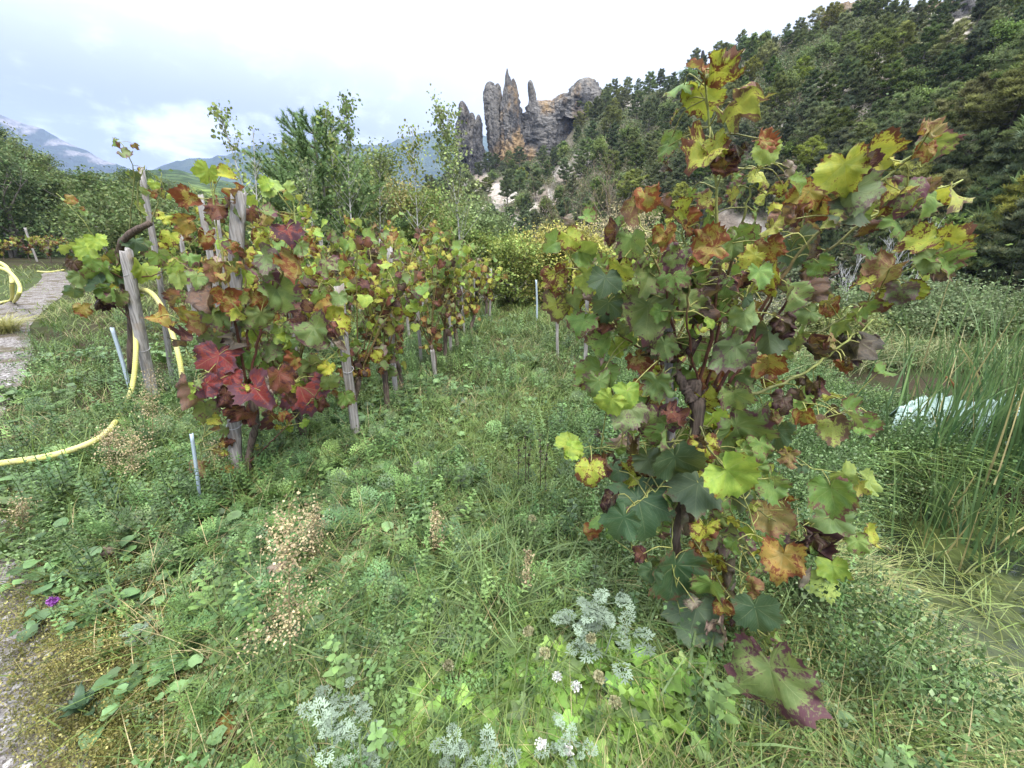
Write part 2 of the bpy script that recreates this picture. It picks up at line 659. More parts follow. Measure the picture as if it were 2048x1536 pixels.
c = mixcol(t, maprange(t, n2, 0.55, 0.75, 0, .6), c, (0.5, 0.48, 0.46))
b = principled(t, c, 0.9, 0.15)
bump(t, math_node(t, 'ADD', vor.outputs['Distance'], n2), 0.8, 0.02, b)
t.links.new(b.outputs[0], out.inputs[0])
tag(S.build("path", m), kind='structure', label='stony farm path along the edge of the vines')

# pebbles on the path: nobody could count them
rs = np.random.RandomState(3)
n = 2600
k = rs.randint(0, len(cl), n)
k = (len(cl) * 0.62 * rs.rand(n) ** 1.2).astype(int)
o_ = rs.uniform(-1, 1, n)
px_ = cl[k, 0] + nn[k, 0] * o_ * cl[k, 2] * .95 + rs.uniform(-.08, .08, n)
py_ = cl[k, 1] + nn[k, 1] * o_ * cl[k, 2] * .95 + rs.uniform(-.08, .08, n)
th = np.arange(6) / 6 * 2 * math.pi
ring = np.stack([np.cos(th), np.sin(th)], -1)
V = np.concatenate([np.column_stack([ring, np.full(6, -.3)]), np.column_stack([ring * .8, np.full(6, .25)]), [[0, 0, .5]]])
lo, so = quads(2, 6, True)
tri = np.array([[6 + i, 6 + (i + 1) % 6, 12] for i in range(6)])
T = (V, np.concatenate([lo, tri.ravel()]), np.concatenate([so, np.full(6, 3)]))
sz = rs.uniform(.005, .017, n) * (1 + .08 * np.hypot(px_, py_))
Mx = rotz(rs.uniform(0, 6.28, n)) @ rotx(rs.uniform(-.4, .4, n)) * sz[:, None, None] * np.array([1, 0.8, 0.8])[None, None, :]
g = rs.uniform(.18, .45, n)
S = Soup()
S.inst(T, Mx, np.column_stack([px_, py_, H(px_, py_) + .022]), np.column_stack([g, g * .96, g * .93]))
tag(S.build("gravel", M_PLAIN, smooth=False), 'loose pale stones lying on the path', kind='stuff')

# pond water
S = Soup()
gx, gy = np.meshgrid(np.linspace(1.2, 8.0, 60), np.linspace(-2, 3.6, 50))
S.add(np.stack([gx, gy, np.full_like(gx, -0.56)], -1).reshape(-1, 3), quads(50, 60), (0.1, 0.12, 0.05))
m, t, out = new_mat("pond_water")
geo = N(t, "ShaderNodeNewGeometry")
n1 = noise_node(t, geo.outputs['Position'], 2.2, 5, 0.6, 0.6)
n2 = noise_node(t, geo.outputs['Position'], 9, 5, 0.65)
alg = maprange(t, math_node(t, 'ADD', n1, math_node(t, 'MULTIPLY', n2, 0.3)), 0.56, 0.72)
c = mixcol(t, alg, (0.015, 0.02, 0.012), (0.05, 0.065, 0.016))
b = principled(t, c, maprange(t, alg, 0, 1, 0.03, 0.35), 0.5)
bump(t, n2, 0.15, 0.01, b)
t.links.new(b.outputs[0], out.inputs[0])
tag(S.build("pond_water", m), kind='structure', label='still olive green water of the small pond')

# ------------------------------------------------------------------ hills
def azs(lst):
    """(px,py[,D]) list -> azimuth, slope, D"""
    a = np.array(lst, float)
    d = ray(a[:, 0], a[:, 1])
    h = np.hypot(d[:, 0], d[:, 1])
    return np.arctan2(d[:, 0], d[:, 1]), d[:, 2] / h, a[:, 2]


class Hill:
    def __init__(s, ridge, foot, amp, nscale, power=1.0, seed=0, jag=0.0):
        s.ra, s.rs, s.rd = azs(ridge)
        s.fa, s.fs, s.fd = azs(foot)
        s.amp, s.ns, s.pw, s.seed, s.jag = amp, nscale, power, seed, jag

    def pt(s, az, q):
        """q 0 foot .. 1 ridge, >1 falls behind"""
        D1 = np.interp(az, s.ra, s.rd)
        D0 = np.interp(az, s.fa, s.fd)
        z1 = 1.5 + D1 * np.interp(az, s.ra, s.rs)
        z0 = 1.5 + D0 * np.interp(az, s.fa, s.fs)
        qq = np.minimum(q, 1.0)
        D = D0 + (D1 - D0) * q
        z = z0 + (z1 - z0) * (np.sign(qq) * np.abs(qq) ** s.pw)
        z = z - np.maximum(q - 1, 0) * (z1 - z0) * 0.8
        x, y = D * np.sin(az), D * np.cos(az)
        nz = fbm(x / s.ns + s.seed, y / s.ns + s.seed, 5) - 0.5
        z = z + s.amp * nz * 2 * np.minimum(1, np.abs(qq) * 4) * (1 - 0.75 * sstep(.8, 1., q))
        if s.jag:
            z = z + s.jag * (fbm(az * 90 + s.seed, az * 0, 4) - .5) * sstep(.7, 1., q)
        return np.stack([x, y, z], -1)

    def grid(s, na, nq, q0=-0.15, q1=1.6):
        az = np.linspace(s.ra.min(), s.ra.max(), na)
        q = np.linspace(q0, q1, nq)
        A, Q = np.meshgrid(az, q)
        return A, Q, s.pt(A, Q)


def hill_mesh(name, hill, na, nq, colfn, mat, label, q0=-0.15):
    A, Q, P = hill.grid(na, nq, q0)
    S = Soup()
    S.add(P.reshape(-1, 3), quads(nq, na), colfn(A, Q, P).reshape(-1, 3))
    return tag(S.build(name, mat), label, kind='structure')


def far_mat(name, scale, lo=0.6, hi=1.4):
    m, t, out = new_mat(name)
    geo = N(t, "ShaderNodeNewGeometry")
    n1 = noise_node(t, geo.outputs['Position'], scale, 8, 0.7)
    hsv = N(t, "ShaderNodeHueSaturation")
    t.links.new(attr(t, 'col').outputs['Color'], hsv.inputs['Color'])
    t.links.new(maprange(t, n1, 0.35, 0.65, lo, hi), hsv.inputs['Value'])
    b = principled(t, hsv.outputs[0], 0.95, 0.05)
    bump(t, n1, 1.0, 0.6 / scale, b)
    t.links.new(b.outputs[0], out.inputs[0])
    return m


def mixc(f, a, b):
    f = np.clip(f, 0, 1)[..., None]
    return np.asarray(a) * (1 - f) + np.asarray(b) * f


# distant left mountain with pale scree
h1 = Hill([(-700, 60, 3400), (-300, 120, 3400), (-60, 205, 3400), (20, 238, 3400), (90, 262, 3300), (150, 290, 3200), (205, 318, 3100), (250, 336, 3000), (330, 366, 3000), (420, 405, 3000)],
          [(-700, 520, 2100), (420, 490, 2100)], 60, 260, 1.0, 5, 14)


def c1(A, Q, P):
    px, py, _ = proj(P)
    n = fbm(P[..., 0] / 70, P[..., 1] / 160, 5)
    scree = sstep(.50, .60, n + .25 * np.exp(-(((px - 150) / 110) ** 2 + ((py - 303 - (px - 150) * .42) / 28) ** 2)) - .12)
    return mixc(scree, (0.03, 0.05, 0.035), (0.22, 0.21, 0.20))


hill_mesh("mountain", h1, 260, 90, c1, far_mat("far_slope", 0.02), 'blue distant mountain with pale scree on its slope behind the left wood')
h2 = Hill([(150, 400, 3000), (250, 368, 2900), (300, 342, 2800), (335, 326, 2700), (370, 318, 2650), (410, 313, 2600), (450, 309, 2600), (500, 294, 2700), (530, 288, 2700), (575, 284, 2700), (590, 281, 2700),
           (596, 271, 2700), (602, 269, 2700), (612, 280, 2700), (660, 288, 2700), (720, 290, 2700), (765, 290, 2700), (800, 276, 2800), (850, 264, 2800), (890, 259, 2800), (960, 268, 2800), (1080, 290, 2800), (1300, 330, 2800), (1700, 380, 2800)],
          [(150, 470, 1500), (1700, 470, 1500)], 60, 300, 0.9, 11, 16)


def c2(A, Q, P):
    n = fbm(P[..., 0] / 90, P[..., 1] / 90, 5)
    return mixc(sstep(.52, .62, n) * .8, (0.03, 0.055, 0.035), (0.07, 0.10, 0.055))


hill_mesh("mountain_ridge", h2, 300, 100, c2, far_mat("far_wood", 0.03, .75, 1.2), 'hazy blue forested ridge behind the young pine and rock spires')
h3 = Hill([(60, 372, 900), (200, 352, 900), (300, 352, 900), (360, 352, 900), (420, 362, 850), (480, 375, 800), (560, 384, 800), (640, 388, 800), (740, 392, 800), (850, 388, 800), (950, 380, 700), (1100, 390, 700), (1500, 400, 700)],
          [(60, 500, 150), (1500, 500, 150)], 9, 110, 0.8, 21, 10)


def c3(A, Q, P):
    px, py, _ = proj(P)
    n = fbm(P[..., 0] / 30, P[..., 1] / 30, 5)
    c = mixc(sstep(.45, .6, n), (0.045, 0.075, 0.03), (0.09, 0.13, 0.05))
    fld = np.exp(-(((px - 385) / 60) ** 2 + ((py - 382 - (px - 385) * .12) / 6) ** 2))
    return c * (1 - sstep(.3, .5, fld))[..., None] + sstep(.3, .5, fld)[..., None] * np.array([0.19, 0.26, 0.06])


hill_mesh("valley_slope", h3, 260, 110, c3, far_mat("valley_wood", 0.12, .45, 1.5), 'green wooded valley slope with a light field in the distance')

# left wooded slope
hl = Hill([(-900, 60, 95), (-300, 220, 90), (-60, 285, 85), (0, 312, 85), (50, 362, 88), (110, 392, 95), (160, 402, 105), (210, 402, 120), (280, 405, 145), (340, 404, 170), (420, 415, 190), (520, 445, 200)],
          [(-900, 560, 42), (0, 505, 46), (150, 500, 50), (300, 500, 60), (520, 500, 90)], 3, 20, 1.0, 33)


def cl_(A, Q, P):
    n = fbm(P[..., 0] / 3, P[..., 1] / 3, 4)
    return mixc(sstep(.4, .6, n), (0.03, 0.045, 0.018), (0.06, 0.085, 0.03))


hill_mesh("wooded_slope", hl, 140, 60, cl_, far_mat("wood_floor", 0.9), 'wooded slope beyond the far vine rows')

# right hillside
hr = Hill([(840, 395, 150), (880, 365, 165), (930, 345, 178), (1000, 335, 182), (1060, 325, 182), (1100, 300, 180), (1140, 255, 176), (1195, 195, 168), (1240, 192, 165), (1300, 182, 160), (1350, 172, 155), (1400, 148, 150), (1450, 115, 145), (1500, 92, 140),
           (1560, 72, 136), (1620, 50, 132), (1700, 28, 128), (1780, 34, 124), (1850, 32, 118), (1930, 20, 110), (2010, 20, 104), (2150, -90, 96), (2500, -260, 85), (3300, -500, 80)],
          [(840, 520, 60), (1000, 540, 56), (1200, 580, 48), (1450, 620, 40), (1750, 640, 34), (2100, 660, 30), (3300, 700, 30)], 5.0, 22, 0.92, 55, 2.5)
BARE = [(1650, 178, 42, 26), (1762, 165, 34, 16), (1715, 222, 22, 14), (1180, 318, 34, 16), (1135, 350, 30, 22), (1095, 395, 26, 22), (1075, 420, 24, 16), (1005, 385, 34, 26), (975, 425, 26, 20), (1010, 440, 30, 16), (945, 375, 20, 20),
        (1710, 22, 34, 14), (1855, 28, 46, 14), (1925, 60, 34, 34), (1905, 90, 26, 22), (1752, 120, 18, 22), (1385, 120, 12, 16), (1490, 465, 60, 34), (1445, 440, 40, 25), (1560, 380, 28, 16), (1610, 55, 16, 12), (1270, 210, 26, 12), (955, 470, 26, 14),
        (1480, 140, 16, 9), (1545, 250, 22, 9), (1850, 180, 16, 9), (1390, 260, 12, 9), (1620, 300, 14, 8), (960, 355, 22, 16)]


def bare_f(P):
    px, py, _ = proj(P)
    f = np.zeros(px.shape)
    for (x, y, rx, ry) in BARE:
        f = np.maximum(f, np.exp(-(((px - x) / rx) ** 2 + ((py - y) / ry) ** 2)))
    return f


def cr(A, Q, P):
    b = bare_f(P)
    n = fbm(P[..., 0] / 2.2, P[..., 2] / 2.2, 5)
    w = sstep(.30, .52, b + .6 * (n - .5))
    g = fbm(P[..., 0] / 6 + 9, P[..., 1] / 6, 4)
    base = mixc(sstep(.42, .58, g), (0.07, 0.075, 0.045), (0.17, 0.15, 0.11))
    earth = mixc(sstep(.4, .6, fbm(P[..., 0] / 1.1, P[..., 2] / 4, 4)), (0.27, 0.225, 0.18), (0.40, 0.365, 0.31))
    return base * (1 - w)[..., None] + earth * w[..., None]


hill_mesh("hillside", hr, 420, 260, cr, far_mat("hillside_soil", 0.7, 0.72, 1.25), 'steep pine covered hillside with pale bare earth scars')

# ------------------------------------------------------------------ rock pinnacles
def rock_mat():
    m, t, out = new_mat("weathered_rock")
    geo = N(t, "ShaderNodeNewGeometry")
    mp = N(t, "ShaderNodeMapping")
    mp.inputs['Scale'].default_value = (1.0, 1.0, 0.45)
    t.links.new(geo.outputs['Position'], mp.inputs[0])
    n1 = noise_node(t, mp.outputs[0], 0.16, 7, 0.65, 0.6)
    n2 = noise_node(t, geo.outputs['Position'], 0.8, 7, 0.72)
    n3 = noise_node(t, mp.outputs[0], 0.07, 5, 0.6)
    c = mixcol(t, maprange(t, n1, 0.38, 0.60), (0.085, 0.085, 0.088), (0.26, 0.245, 0.225))
    c = mixcol(t, math_node(t, 'MULTIPLY', maprange(t, n3, 0.475, 0.57), attr(t, 'col').outputs['Fac']), c, (0.44, 0.30, 0.16))
    c = mixcol(t, maprange(t, n2, 0.36, 0.46, 0.85, 0), c, (0.035, 0.035, 0.035))
    c = mixcol(t, maprange(t, n2, 0.56, 0.70, 0, 0.6), c, (0.40, 0.37, 0.33))
    b = principled(t, c, 0.92, 0.1)
    bump(t, math_node(t, 'ADD', n2, n1), 1.0, 1.2, b)
    t.links.new(b.outputs[0], out.inputs[0])
    return m


M_ROCK = rock_mat()


def loft(levels, D, thick, seed, rough=0.16, warm=1.0, n=72):
    """levels: (py, pxleft, pxright) top to bottom -> solid rock with real thickness at distance D"""
    a = np.array(levels, float)
    ys = np.linspace(a[0, 0], a[-1, 0], max(30, int((a[-1, 0] - a[0, 0]) / 1.4)))
    l = np.interp(ys, a[:, 0], a[:, 1])
    r = np.interp(ys, a[:, 0], a[:, 2])
    mid = (l + r) / 2
    c = at(mid, ys, np.ones_like(ys))
    d = c - EYE
    h = np.hypot(d[:, 0], d[:, 1])
    c = EYE + d * (D / h)[:, None]
    hw = (r - l) / 2 / FPX * (D / h)
    th = np.arange(n) / n * 2 * math.pi
    az = math.atan2(d[0, 0], d[0, 1])
    ex = np.array([math.cos(az), -math.sin(az), 0])
    ey = np.array([math.sin(az), math.cos(az), 0])
    hwb = hw[:, None]
    zz = c[:, 2:3]
    fl = fbm(th[None, :] * 2.6 + seed * 3.1 + 0 * zz, zz / 5.0 + seed, 5)
    fl2 = fbm(np.abs(th - math.pi)[None, :] * 7 + seed, zz / 1.6 + seed * 2, 4)
    rg = np.abs(2 * fbm(th[None, :] * 4.5 + seed * 5, zz / 3.2 + seed * 3, 4) - 1)
    rg2 = np.abs(2 * fbm(th[None, :] * 14 + seed * 5, zz / .9 + seed, 3) - 1)
    rad = 1 + rough * 2.4 * (fl - .5) + rough * 1.4 * (fl2 - .5) - rough * 1.6 * (.35 - rg).clip(0) * 2 - rough * 1.1 * (.3 - rg2).clip(0) * 2
    X = np.sign(np.cos(th)) * np.abs(np.cos(th)) ** .85
    Y = np.sign(np.sin(th)) * np.abs(np.sin(th)) ** .85
    V = c[:, None, :] + (hwb * X[None, :] * rad)[..., None] * ex + ((hwb * thick + .4) * Y[None, :] * rad)[..., None] * ey
    V[..., 2] += 2.2 * (fl2 - .5) * sstep(0, .2, (ys[:, None] - ys[0]) / (ys[-1] - ys[0]) + .05)
    L, S0 = quads(len(ys), n, True)
    top = np.arange(n)[::-1]
    L = np.concatenate([L, top])
    S0 = np.concatenate([S0, [n]])
    V = V.reshape(-1, 3)
    w = np.clip(warm * (1.0 - 0.0 * V[:, 0]), 0, 1)
    return V, (L, S0), np.stack([w, w, w], -1)


def rock_thing(name, parts, label, origin):
    root = empty(name, origin, label, 'rock')
    for (pname, levels, D, thick, seed, rough, warm) in parts:
        s = Soup()
        V, F, C = loft(levels, D, thick, seed, rough, warm)
        s.add(V, F, C)
        s.build(pname, M_ROCK, root, origin)
    return root


rock_thing("rock_pinnacle", [
    ("spire", [(203, 921, 926), (208, 918, 932), (222, 916, 938), (240, 914, 944), (270, 911, 950), (310, 907, 958), (350, 903, 965), (395, 896, 975)], 172, .8, 1, .20, .5),
    ("spire", [(226, 941, 946), (232, 938, 950), (250, 936, 952), (280, 933, 954), (330, 928, 962)], 172, .8, 2, .22, .4),
    ("spire", [(230, 955, 959), (236, 952, 962), (250, 948, 965), (280, 945, 966), (310, 940, 973), (345, 930, 979), (395, 915, 990)], 170, .8, 3, .2, .6)],
    'dark grey double pointed rock pinnacle standing apart from the tall cliff', at(940, 400, 165))
rock_thing("rock_cliff", [
    ("spire", [(164, 977, 982), (168, 972, 988), (180, 967, 996), (205, 966, 1001), (235, 968, 1003), (260, 972, 1006), (300, 975, 1010), (340, 978, 1015), (380, 975, 1020)], 172, .8, 4, .14, .5),
    ("spire", [(168, 993, 997), (174, 989, 1001), (190, 986, 1004), (230, 985, 1008)], 173, .8, 5, .2, .3),
    ("spire", [(138, 1013, 1015.5), (150, 1011, 1018), (162, 1009, 1023), (178, 1007, 1028), (200, 1004, 1036), (222, 1001, 1043), (260, 1001, 1052), (300, 1001, 1060), (340, 998, 1066), (380, 990, 1075)], 170, .7, 6, .14, 1.0),
    ("spire", [(158, 1025, 1028), (166, 1021, 1032), (180, 1018, 1035), (210, 1015, 1040)], 171, .7, 16, .2, .4),
    ("spire", [(161, 1059, 1062), (168, 1055, 1067), (185, 1055, 1071), (200, 1057, 1073), (225, 1054, 1076), (270, 1050, 1084)], 170, .9, 7, .15, .7),
    ("rock_face", [(203, 1066, 1104), (212, 1050, 1140), (230, 1042, 1162), (250, 1035, 1172), (275, 1028, 1165), (300, 1020, 1150), (330, 1005, 1120), (375, 995, 1100)], 171, .35, 8, .13, .9),
    ("rock_face", [(188, 1122, 1146), (200, 1104, 1160), (225, 1085, 1176), (260, 1070, 1180), (300, 1060, 1160)], 170, .4, 9, .15, .5),
    ("rock_face", [(157, 1166, 1180), (164, 1152, 1190), (178, 1138, 1200), (200, 1120, 1215), (240, 1110, 1220)], 168, .6, 10, .12, .6)],
    'tall ragged cliff of grey and ochre rock needles above the pine slope', at(1060, 400, 165))
for (lv, D, lab) in [
        ([(102, 1404, 1407), (112, 1402, 1409), (125, 1400, 1411), (145, 1396, 1414)], 149, 'thin grey rock needle on the skyline behind the topmost yellow vine leaf'),
        ([(10, 1690, 1712), (18, 1670, 1730), (30, 1655, 1745), (45, 1650, 1750)], 127, 'tan rounded rock outcrop at the crest of the pine hill'),
        ([(16, 1830, 1862), (24, 1800, 1885), (38, 1790, 1900)], 119, 'low brown rock hump on the crest between two outcrops'),
        ([(-8, 1935, 1958), (10, 1915, 1975), (40, 1900, 1990), (85, 1890, 2000), (110, 1885, 1985)], 106, 'large pale rock outcrop at the top corner of the hill'),
        ([(78, 1738, 1768), (86, 1728, 1782), (98, 1732, 1780)], 112, 'flat dark grey ledge of layered rock among the hill pines')]:
    s = Soup()
    V, F, C = loft(lv, D, .7, D, .16, .6)
    s.add(V, F, C)
    tag(s.build("rock_outcrop", M_ROCK, None, V.mean(0)), lab, 'rock')

# ------------------------------------------------------------------ trees
def leaf_quads(pos, size, rs, col, soup, flat=0.0, aspect=1.5, jit=.25, mi=0):
    """small diamond leaves with random orientation; flat pulls normals to vertical"""
    m = len(pos)
    Mx = axes(m, rs)
    if flat > 0:
        A = rotz(rs.uniform(0, 6.28, m)) @ rotx(rs.uniform(-.7, .7, m))
        sel = rs.rand(m) < flat
        Mx[sel] = A[sel]
    V = np.array([[0, 0, 0], [.36, .42, .06], [0, 1, 0], [-.36, .42, .06]]) * np.array([1.5 / aspect * 1.0, 1, 1])
    sz = (size * rs.uniform(.6, 1.3, m))
    c = np.asarray(col)
    if c.ndim == 1:
        c = np.tile(c, (m, 1))
    c = c * rs.uniform(1 - jit, 1 + jit, (m, 1)) * rs.uniform(.93, 1.07, (m, 3))
    soup.inst((V, np.array([0, 1, 2, 3]), np.array([4])), Mx * sz[:, None, None], pos, c)


def grow(rs, p, d, length, rad, depth, segs, out, tips, spread=0.7, up=0.15, shrink=0.68, kids=(2, 4)):
    """recursive limbs: out collects (points, radii); tips collects foliage anchors"""
    pts, rads = [p], [rad]
    k = 4
    for i in range(k):
        d = norm(d + rs.randn(3) * 0.14 + np.array([0, 0, up * .4]))
        p = p + d * length / k
        pts.append(p)
        rads.append(rad * (1 - .42 * (i + 1) / k))
    out.append((np.array(pts), np.array(rads)))
    if depth == 0:
        tips.append(pts[-1])
        tips.append(pts[-2])
        return
    for i in range(rs.randint(*kids)):
        j = rs.randint(2, k + 1)
        nd = norm(d + rs.randn(3) * spread + np.array([0, 0, up]))
        grow(rs, pts[j], nd, length * shrink * rs.uniform(.8, 1.15), rads[j] * .72, depth - 1, segs, out, tips, spread, up, shrink, kids)
    if depth <= 1:
        tips.append(pts[-1])


def decid(name, h, cr_, nleaf, lsize, col, seed, loc, label, cat='tree', group=None, bark=None, base=0.12, shape=1.0, mat=None, col2=None, clump=.28, trunkr=None):
    """broadleaf tree/bush: limbs plus leafy clumps spread through the crown's volume"""
    rs = np.random.RandomState(seed)
    root = empty(name, loc, label, cat, group)
    limbs, tips = [], []
    tr = trunkr or h * .018
    p = np.zeros(3)
    nst = rs.randint(1, 3) if base > .2 else rs.randint(3, 6)
    for _ in range(nst):
        a = rs.uniform(0, 6.28)
        d = norm(np.array([math.cos(a) * .35, math.sin(a) * .35, 1]))
        grow(rs, p + np.array([math.cos(a), math.sin(a), 0]) * tr, d, h * .42, tr, 3, 5, limbs, tips, .62, .22, .66, (2, 4))
    tips = np.array(tips)
    # fit into the crown envelope
    s = Soup()
    mx = np.percentile(np.hypot(tips[:, 0], tips[:, 1]), 92)
    mz = tips[:, 2].max()
    sc_ = np.array([cr_ / mx, cr_ / mx, h / mz * .97])
    tips = tips * sc_
    for (P, Q) in limbs:
        V, F = tube(P * sc_, np.maximum(Q, tr * .07), 5, False)
        s.add(V, F, (.1, .1, .1))
    s.build("trunk", bark or M_TRUNK, root)
    # crown shell anchors too, so the outline is full but ragged
    nt = max(20, int(nleaf / 90))
    u = rs.randn(nt, 3)
    u = norm(u) * rs.uniform(.35, 1.0, (nt, 1)) ** .6
    e = u * np.array([cr_, cr_, h * (1 - base) / 2]) + np.array([0, 0, h * (1 + base) / 2])
    wz = (e[:, 2] / h - base) / (1 - base)
    e[:, :2] *= (np.clip(1.15 - wz * shape, .25, 1.1))[:, None]
    anch = np.concatenate([tips[rs.randint(0, len(tips), nt)], e])
    k = rs.randint(0, len(anch), nleaf)
    off = rs.randn(nleaf, 3) * np.array([1, 1, .6]) * clump * cr_ * rs.uniform(.5, 1.2, len(anch))[k][:, None] * .6
    pos = anch[k] + off
    pos = pos[pos[:, 2] > h * base * .3]
    cc = np.asarray(col)
    c = np.tile(cc, (len(anch), 1)) * rs.uniform(.7, 1.35, (len(anch), 1))
    if col2 is not None:
        w = rs.rand(len(anch), 1) ** 1.5
        c = c * (1 - w) + np.asarray(col2) * w * rs.uniform(.8, 1.2, (len(anch), 1))
    s = Soup()
    leaf_quads(pos, lsize, rs, c[k][:len(pos)], s, .3)
    s.build("crown", mat or M_TREE, root)
    return root


def pine_proto(seed, h=6.4, spread=2.6, ntuft=1150, dark=(0.040, 0.075, 0.028)):
    """Scots pine with layered flat boughs"""
    rs = np.random.RandomState(seed)
    root = empty("pine_tree", (0, 0, 0))
    s = Soup()
    k = 9
    z = np.linspace(-.8, h * .93, k)
    P = np.column_stack([np.cumsum(rs.randn(k)) * .07, np.cumsum(rs.randn(k)) * .07, z])
    V, F = tube(P, np.linspace(.16, .03, k), 7)
    s.add(V, F, (.1, .1, .1))
    tp, tw = [], []
    nb = 30
    for i in range(nb):
        f = .2 + .78 * (i + rs.rand() * .5) / nb
        zz = f * h
        c = np.array([np.interp(zz, z, P[:, 0]), np.interp(zz, z, P[:, 1]), zz])
        a = i * 2.4 + rs.rand()
        ln = spread * (1.0 - .78 * f ** 3) * rs.uniform(.5, 1.1)
        if f < .35:
            ln *= .8
        d = np.array([math.cos(a), math.sin(a), 0])
        B = c + np.outer(np.linspace(0, 1, 5), d) * ln + np.array([0, 0, 1]) * (np.linspace(0, 1, 5)[:, None] ** 1.5) * ln * rs.uniform(.05, .35)
        V, F = tube(B, np.linspace(.05, .012, 5), 4, False)
        s.add(V, F, (.1, .1, .1))
        if f < .3 and rs.rand() < .5:
            continue
        m = int(ntuft / nb * (.6 + ln / spread))
        q = rs.uniform(.3, 1.05, m) ** .8
        base = c + q[:, None] * d * ln + np.array([0, 0, 1]) * (q ** 1.5 * ln * .2)[:, None]
        side = np.array([-d[1], d[0], 0])
        wd = ln * .42 * np.sin(np.clip(q, 0, 1) * 2.6 + .3)
        tp.append(base + side * (rs.uniform(-1, 1, m) * wd)[:, None] + np.column_stack([rs.randn(m) * .06, rs.randn(m) * .06, rs.randn(m) * .10 + .08]))
        tw.append(np.full(m, rs.uniform(.75, 1.3)))
    s.build("trunk", M_TRUNK, root)
    tp = np.concatenate(tp)
    tw = np.concatenate(tw)
    # needle tufts: star of thin triangles
    nv = 9
    V, L = [], []
    for i in range(nv):
        a = i / nv * 6.283
        e = .35 + .9 * rs.rand()
        d = np.array([math.cos(a) * math.cos(e), math.sin(a) * math.cos(e), math.sin(e)])
        q = norm(np.cross(d, rs.randn(3))) * .16
        V += [q * .6, -q * .6, d]
        L += [3 * i, 3 * i + 1, 3 * i + 2]
    V = np.array(V)
    s = Soup()
    n = len(tp)
    Mx = rotz(rs.uniform(0, 6.28, n)) @ rotx(rs.uniform(-.5, .5, n)) * (rs.uniform(.26, .48, n))[:, None, None]
    c = np.tile(np.array(dark) * np.array([2.0, 1.75, 1.6]), (n, 1)) * tw[:, None] * rs.uniform(.8, 1.25, (n, 1))
    yt = rs.rand(n, 1) ** 3
    c = c * (1 - yt) + np.array([0.19, 0.22, 0.07]) * yt
    s.inst((V, np.array(L), np.full(nv, 3)), Mx, tp, c)
    s.build("crown", M_PINE, root, smooth=False)
    return root


protos = [pine_proto(100 + i, spread=[2.6, 3.0, 2.2, 2.9, 2.5][i], dark=[(0.050, 0.088, 0.032), (0.062, 0.102, 0.034), (0.045, 0.078, 0.038), (0.105, 0.140, 0.036), (0.055, 0.090, 0.036)][i]) for i in range(5)]
bproto = [decid("oak_tree", 5.2, 2.4, 4600, .28, (0.15, 0.21, 0.06), 140 + i, (0, 0, 0), None, base=.1, clump=.3) for i in range(2)]
rs = np.random.RandomState(12)
used = set()
cells = []
for _ in range(9000):
    az = rs.uniform(hr.ra[0] + .02, azs([(2200, 100, 1)])[0][0])
    q = rs.uniform(.0, 1.0)
    cells.append((az, q))
cells = np.array(cells)
PP = hr.pt(cells[:, 0], cells[:, 1])
pxs, pys, dd = proj(PP)
bf = bare_f(PP)
placed = []
ntree = 0
for i in range(len(cells)):
    if ntree >= 292:
        break
    p, px, py, d = PP[i], pxs[i], pys[i], dd[i]
    if px > 2130 or py < -60:
        continue
    if bf[i] > .42 and rs.rand() < .93:
        continue
    if 890 < px < 1165 and py < 335 and d > 135:
        continue
    if px < 1150 and py < 300:
        continue
    mind = 33 * (80 / d) ** .4
    if px < 1350 and py < 600:
        mind *= .85
    if cells[i, 1] > .82:
        mind *= .72
    if 1150 < px < 1750 and py > 470:
        mind *= 2.1
    if any((px - a) ** 2 + ((py - b) * 1.3) ** 2 < mind * mind for a, b in placed):
        continue
    placed.append((px, py))
    ntree += 1
    sc_ = rs.uniform(.72, 1.18) * (.72 if d < 75 else .90)
    if q is None:
        pass
    near_bare = bf[i] > .12
    isoak = rs.rand() < .13
    if py < 120 and cells[i, 1] > .9:
        sc_ *= .75
    qv = cells[i, 1]
    up = 'on the crest' if qv > .9 else ('high up' if qv > .6 else ('halfway up' if qv > .3 else 'low down'))
    pl = 'below the rock needles' if px < 1150 else ('above the bare lichen tree' if px < 1310 else ('behind the tall shoot of the large vine' if px < 1520 else ('behind the outstretched vine shoots' if px < 1780 else 'above the reeds')))
    eb = ' beside bare earth' if near_bare else ''
    lab = 'pine %s the hillside%s %s' % (up, eb, pl)
    lab = lab.replace('on the crest the hillside', 'on the hill crest').replace('behind the tall shoot of the large vine', 'behind the tall vine shoot')
    grp = 'pines %s%s %s' % (up, eb, pl)
    if isoak:
        b_ = bproto[rs.randint(2)]
        lab = 'leafy oak' + lab[lab.index('pine') + 4:]
        grp = grp.replace('pines', 'oaks')
    else:
        bi = rs.randint(5)
        b_ = protos[bi]
        lab = ['dark pine', 'wide pine', 'narrow pine', 'yellowish pine', 'flat topped pine'][bi] + lab[lab.index('pine') + 4:]
        grp = ['dark ', 'wide ', 'narrow ', 'yellowish ', 'flat topped '][bi] + grp
    loc = p - np.array([0, 0, .3])
    if b_ not in used:
        used.add(b_)
        b_.location = loc.tolist()
        b_.scale = (sc_,) * 3
        tag(b_, lab, 'tree', grp)
    else:
        dup(b_, loc, rs.uniform(0, 6.28), (sc_ * rs.uniform(.85, 1.2), sc_ * rs.uniform(.85, 1.2), sc_), lab, grp)
print("hill trees", ntree)
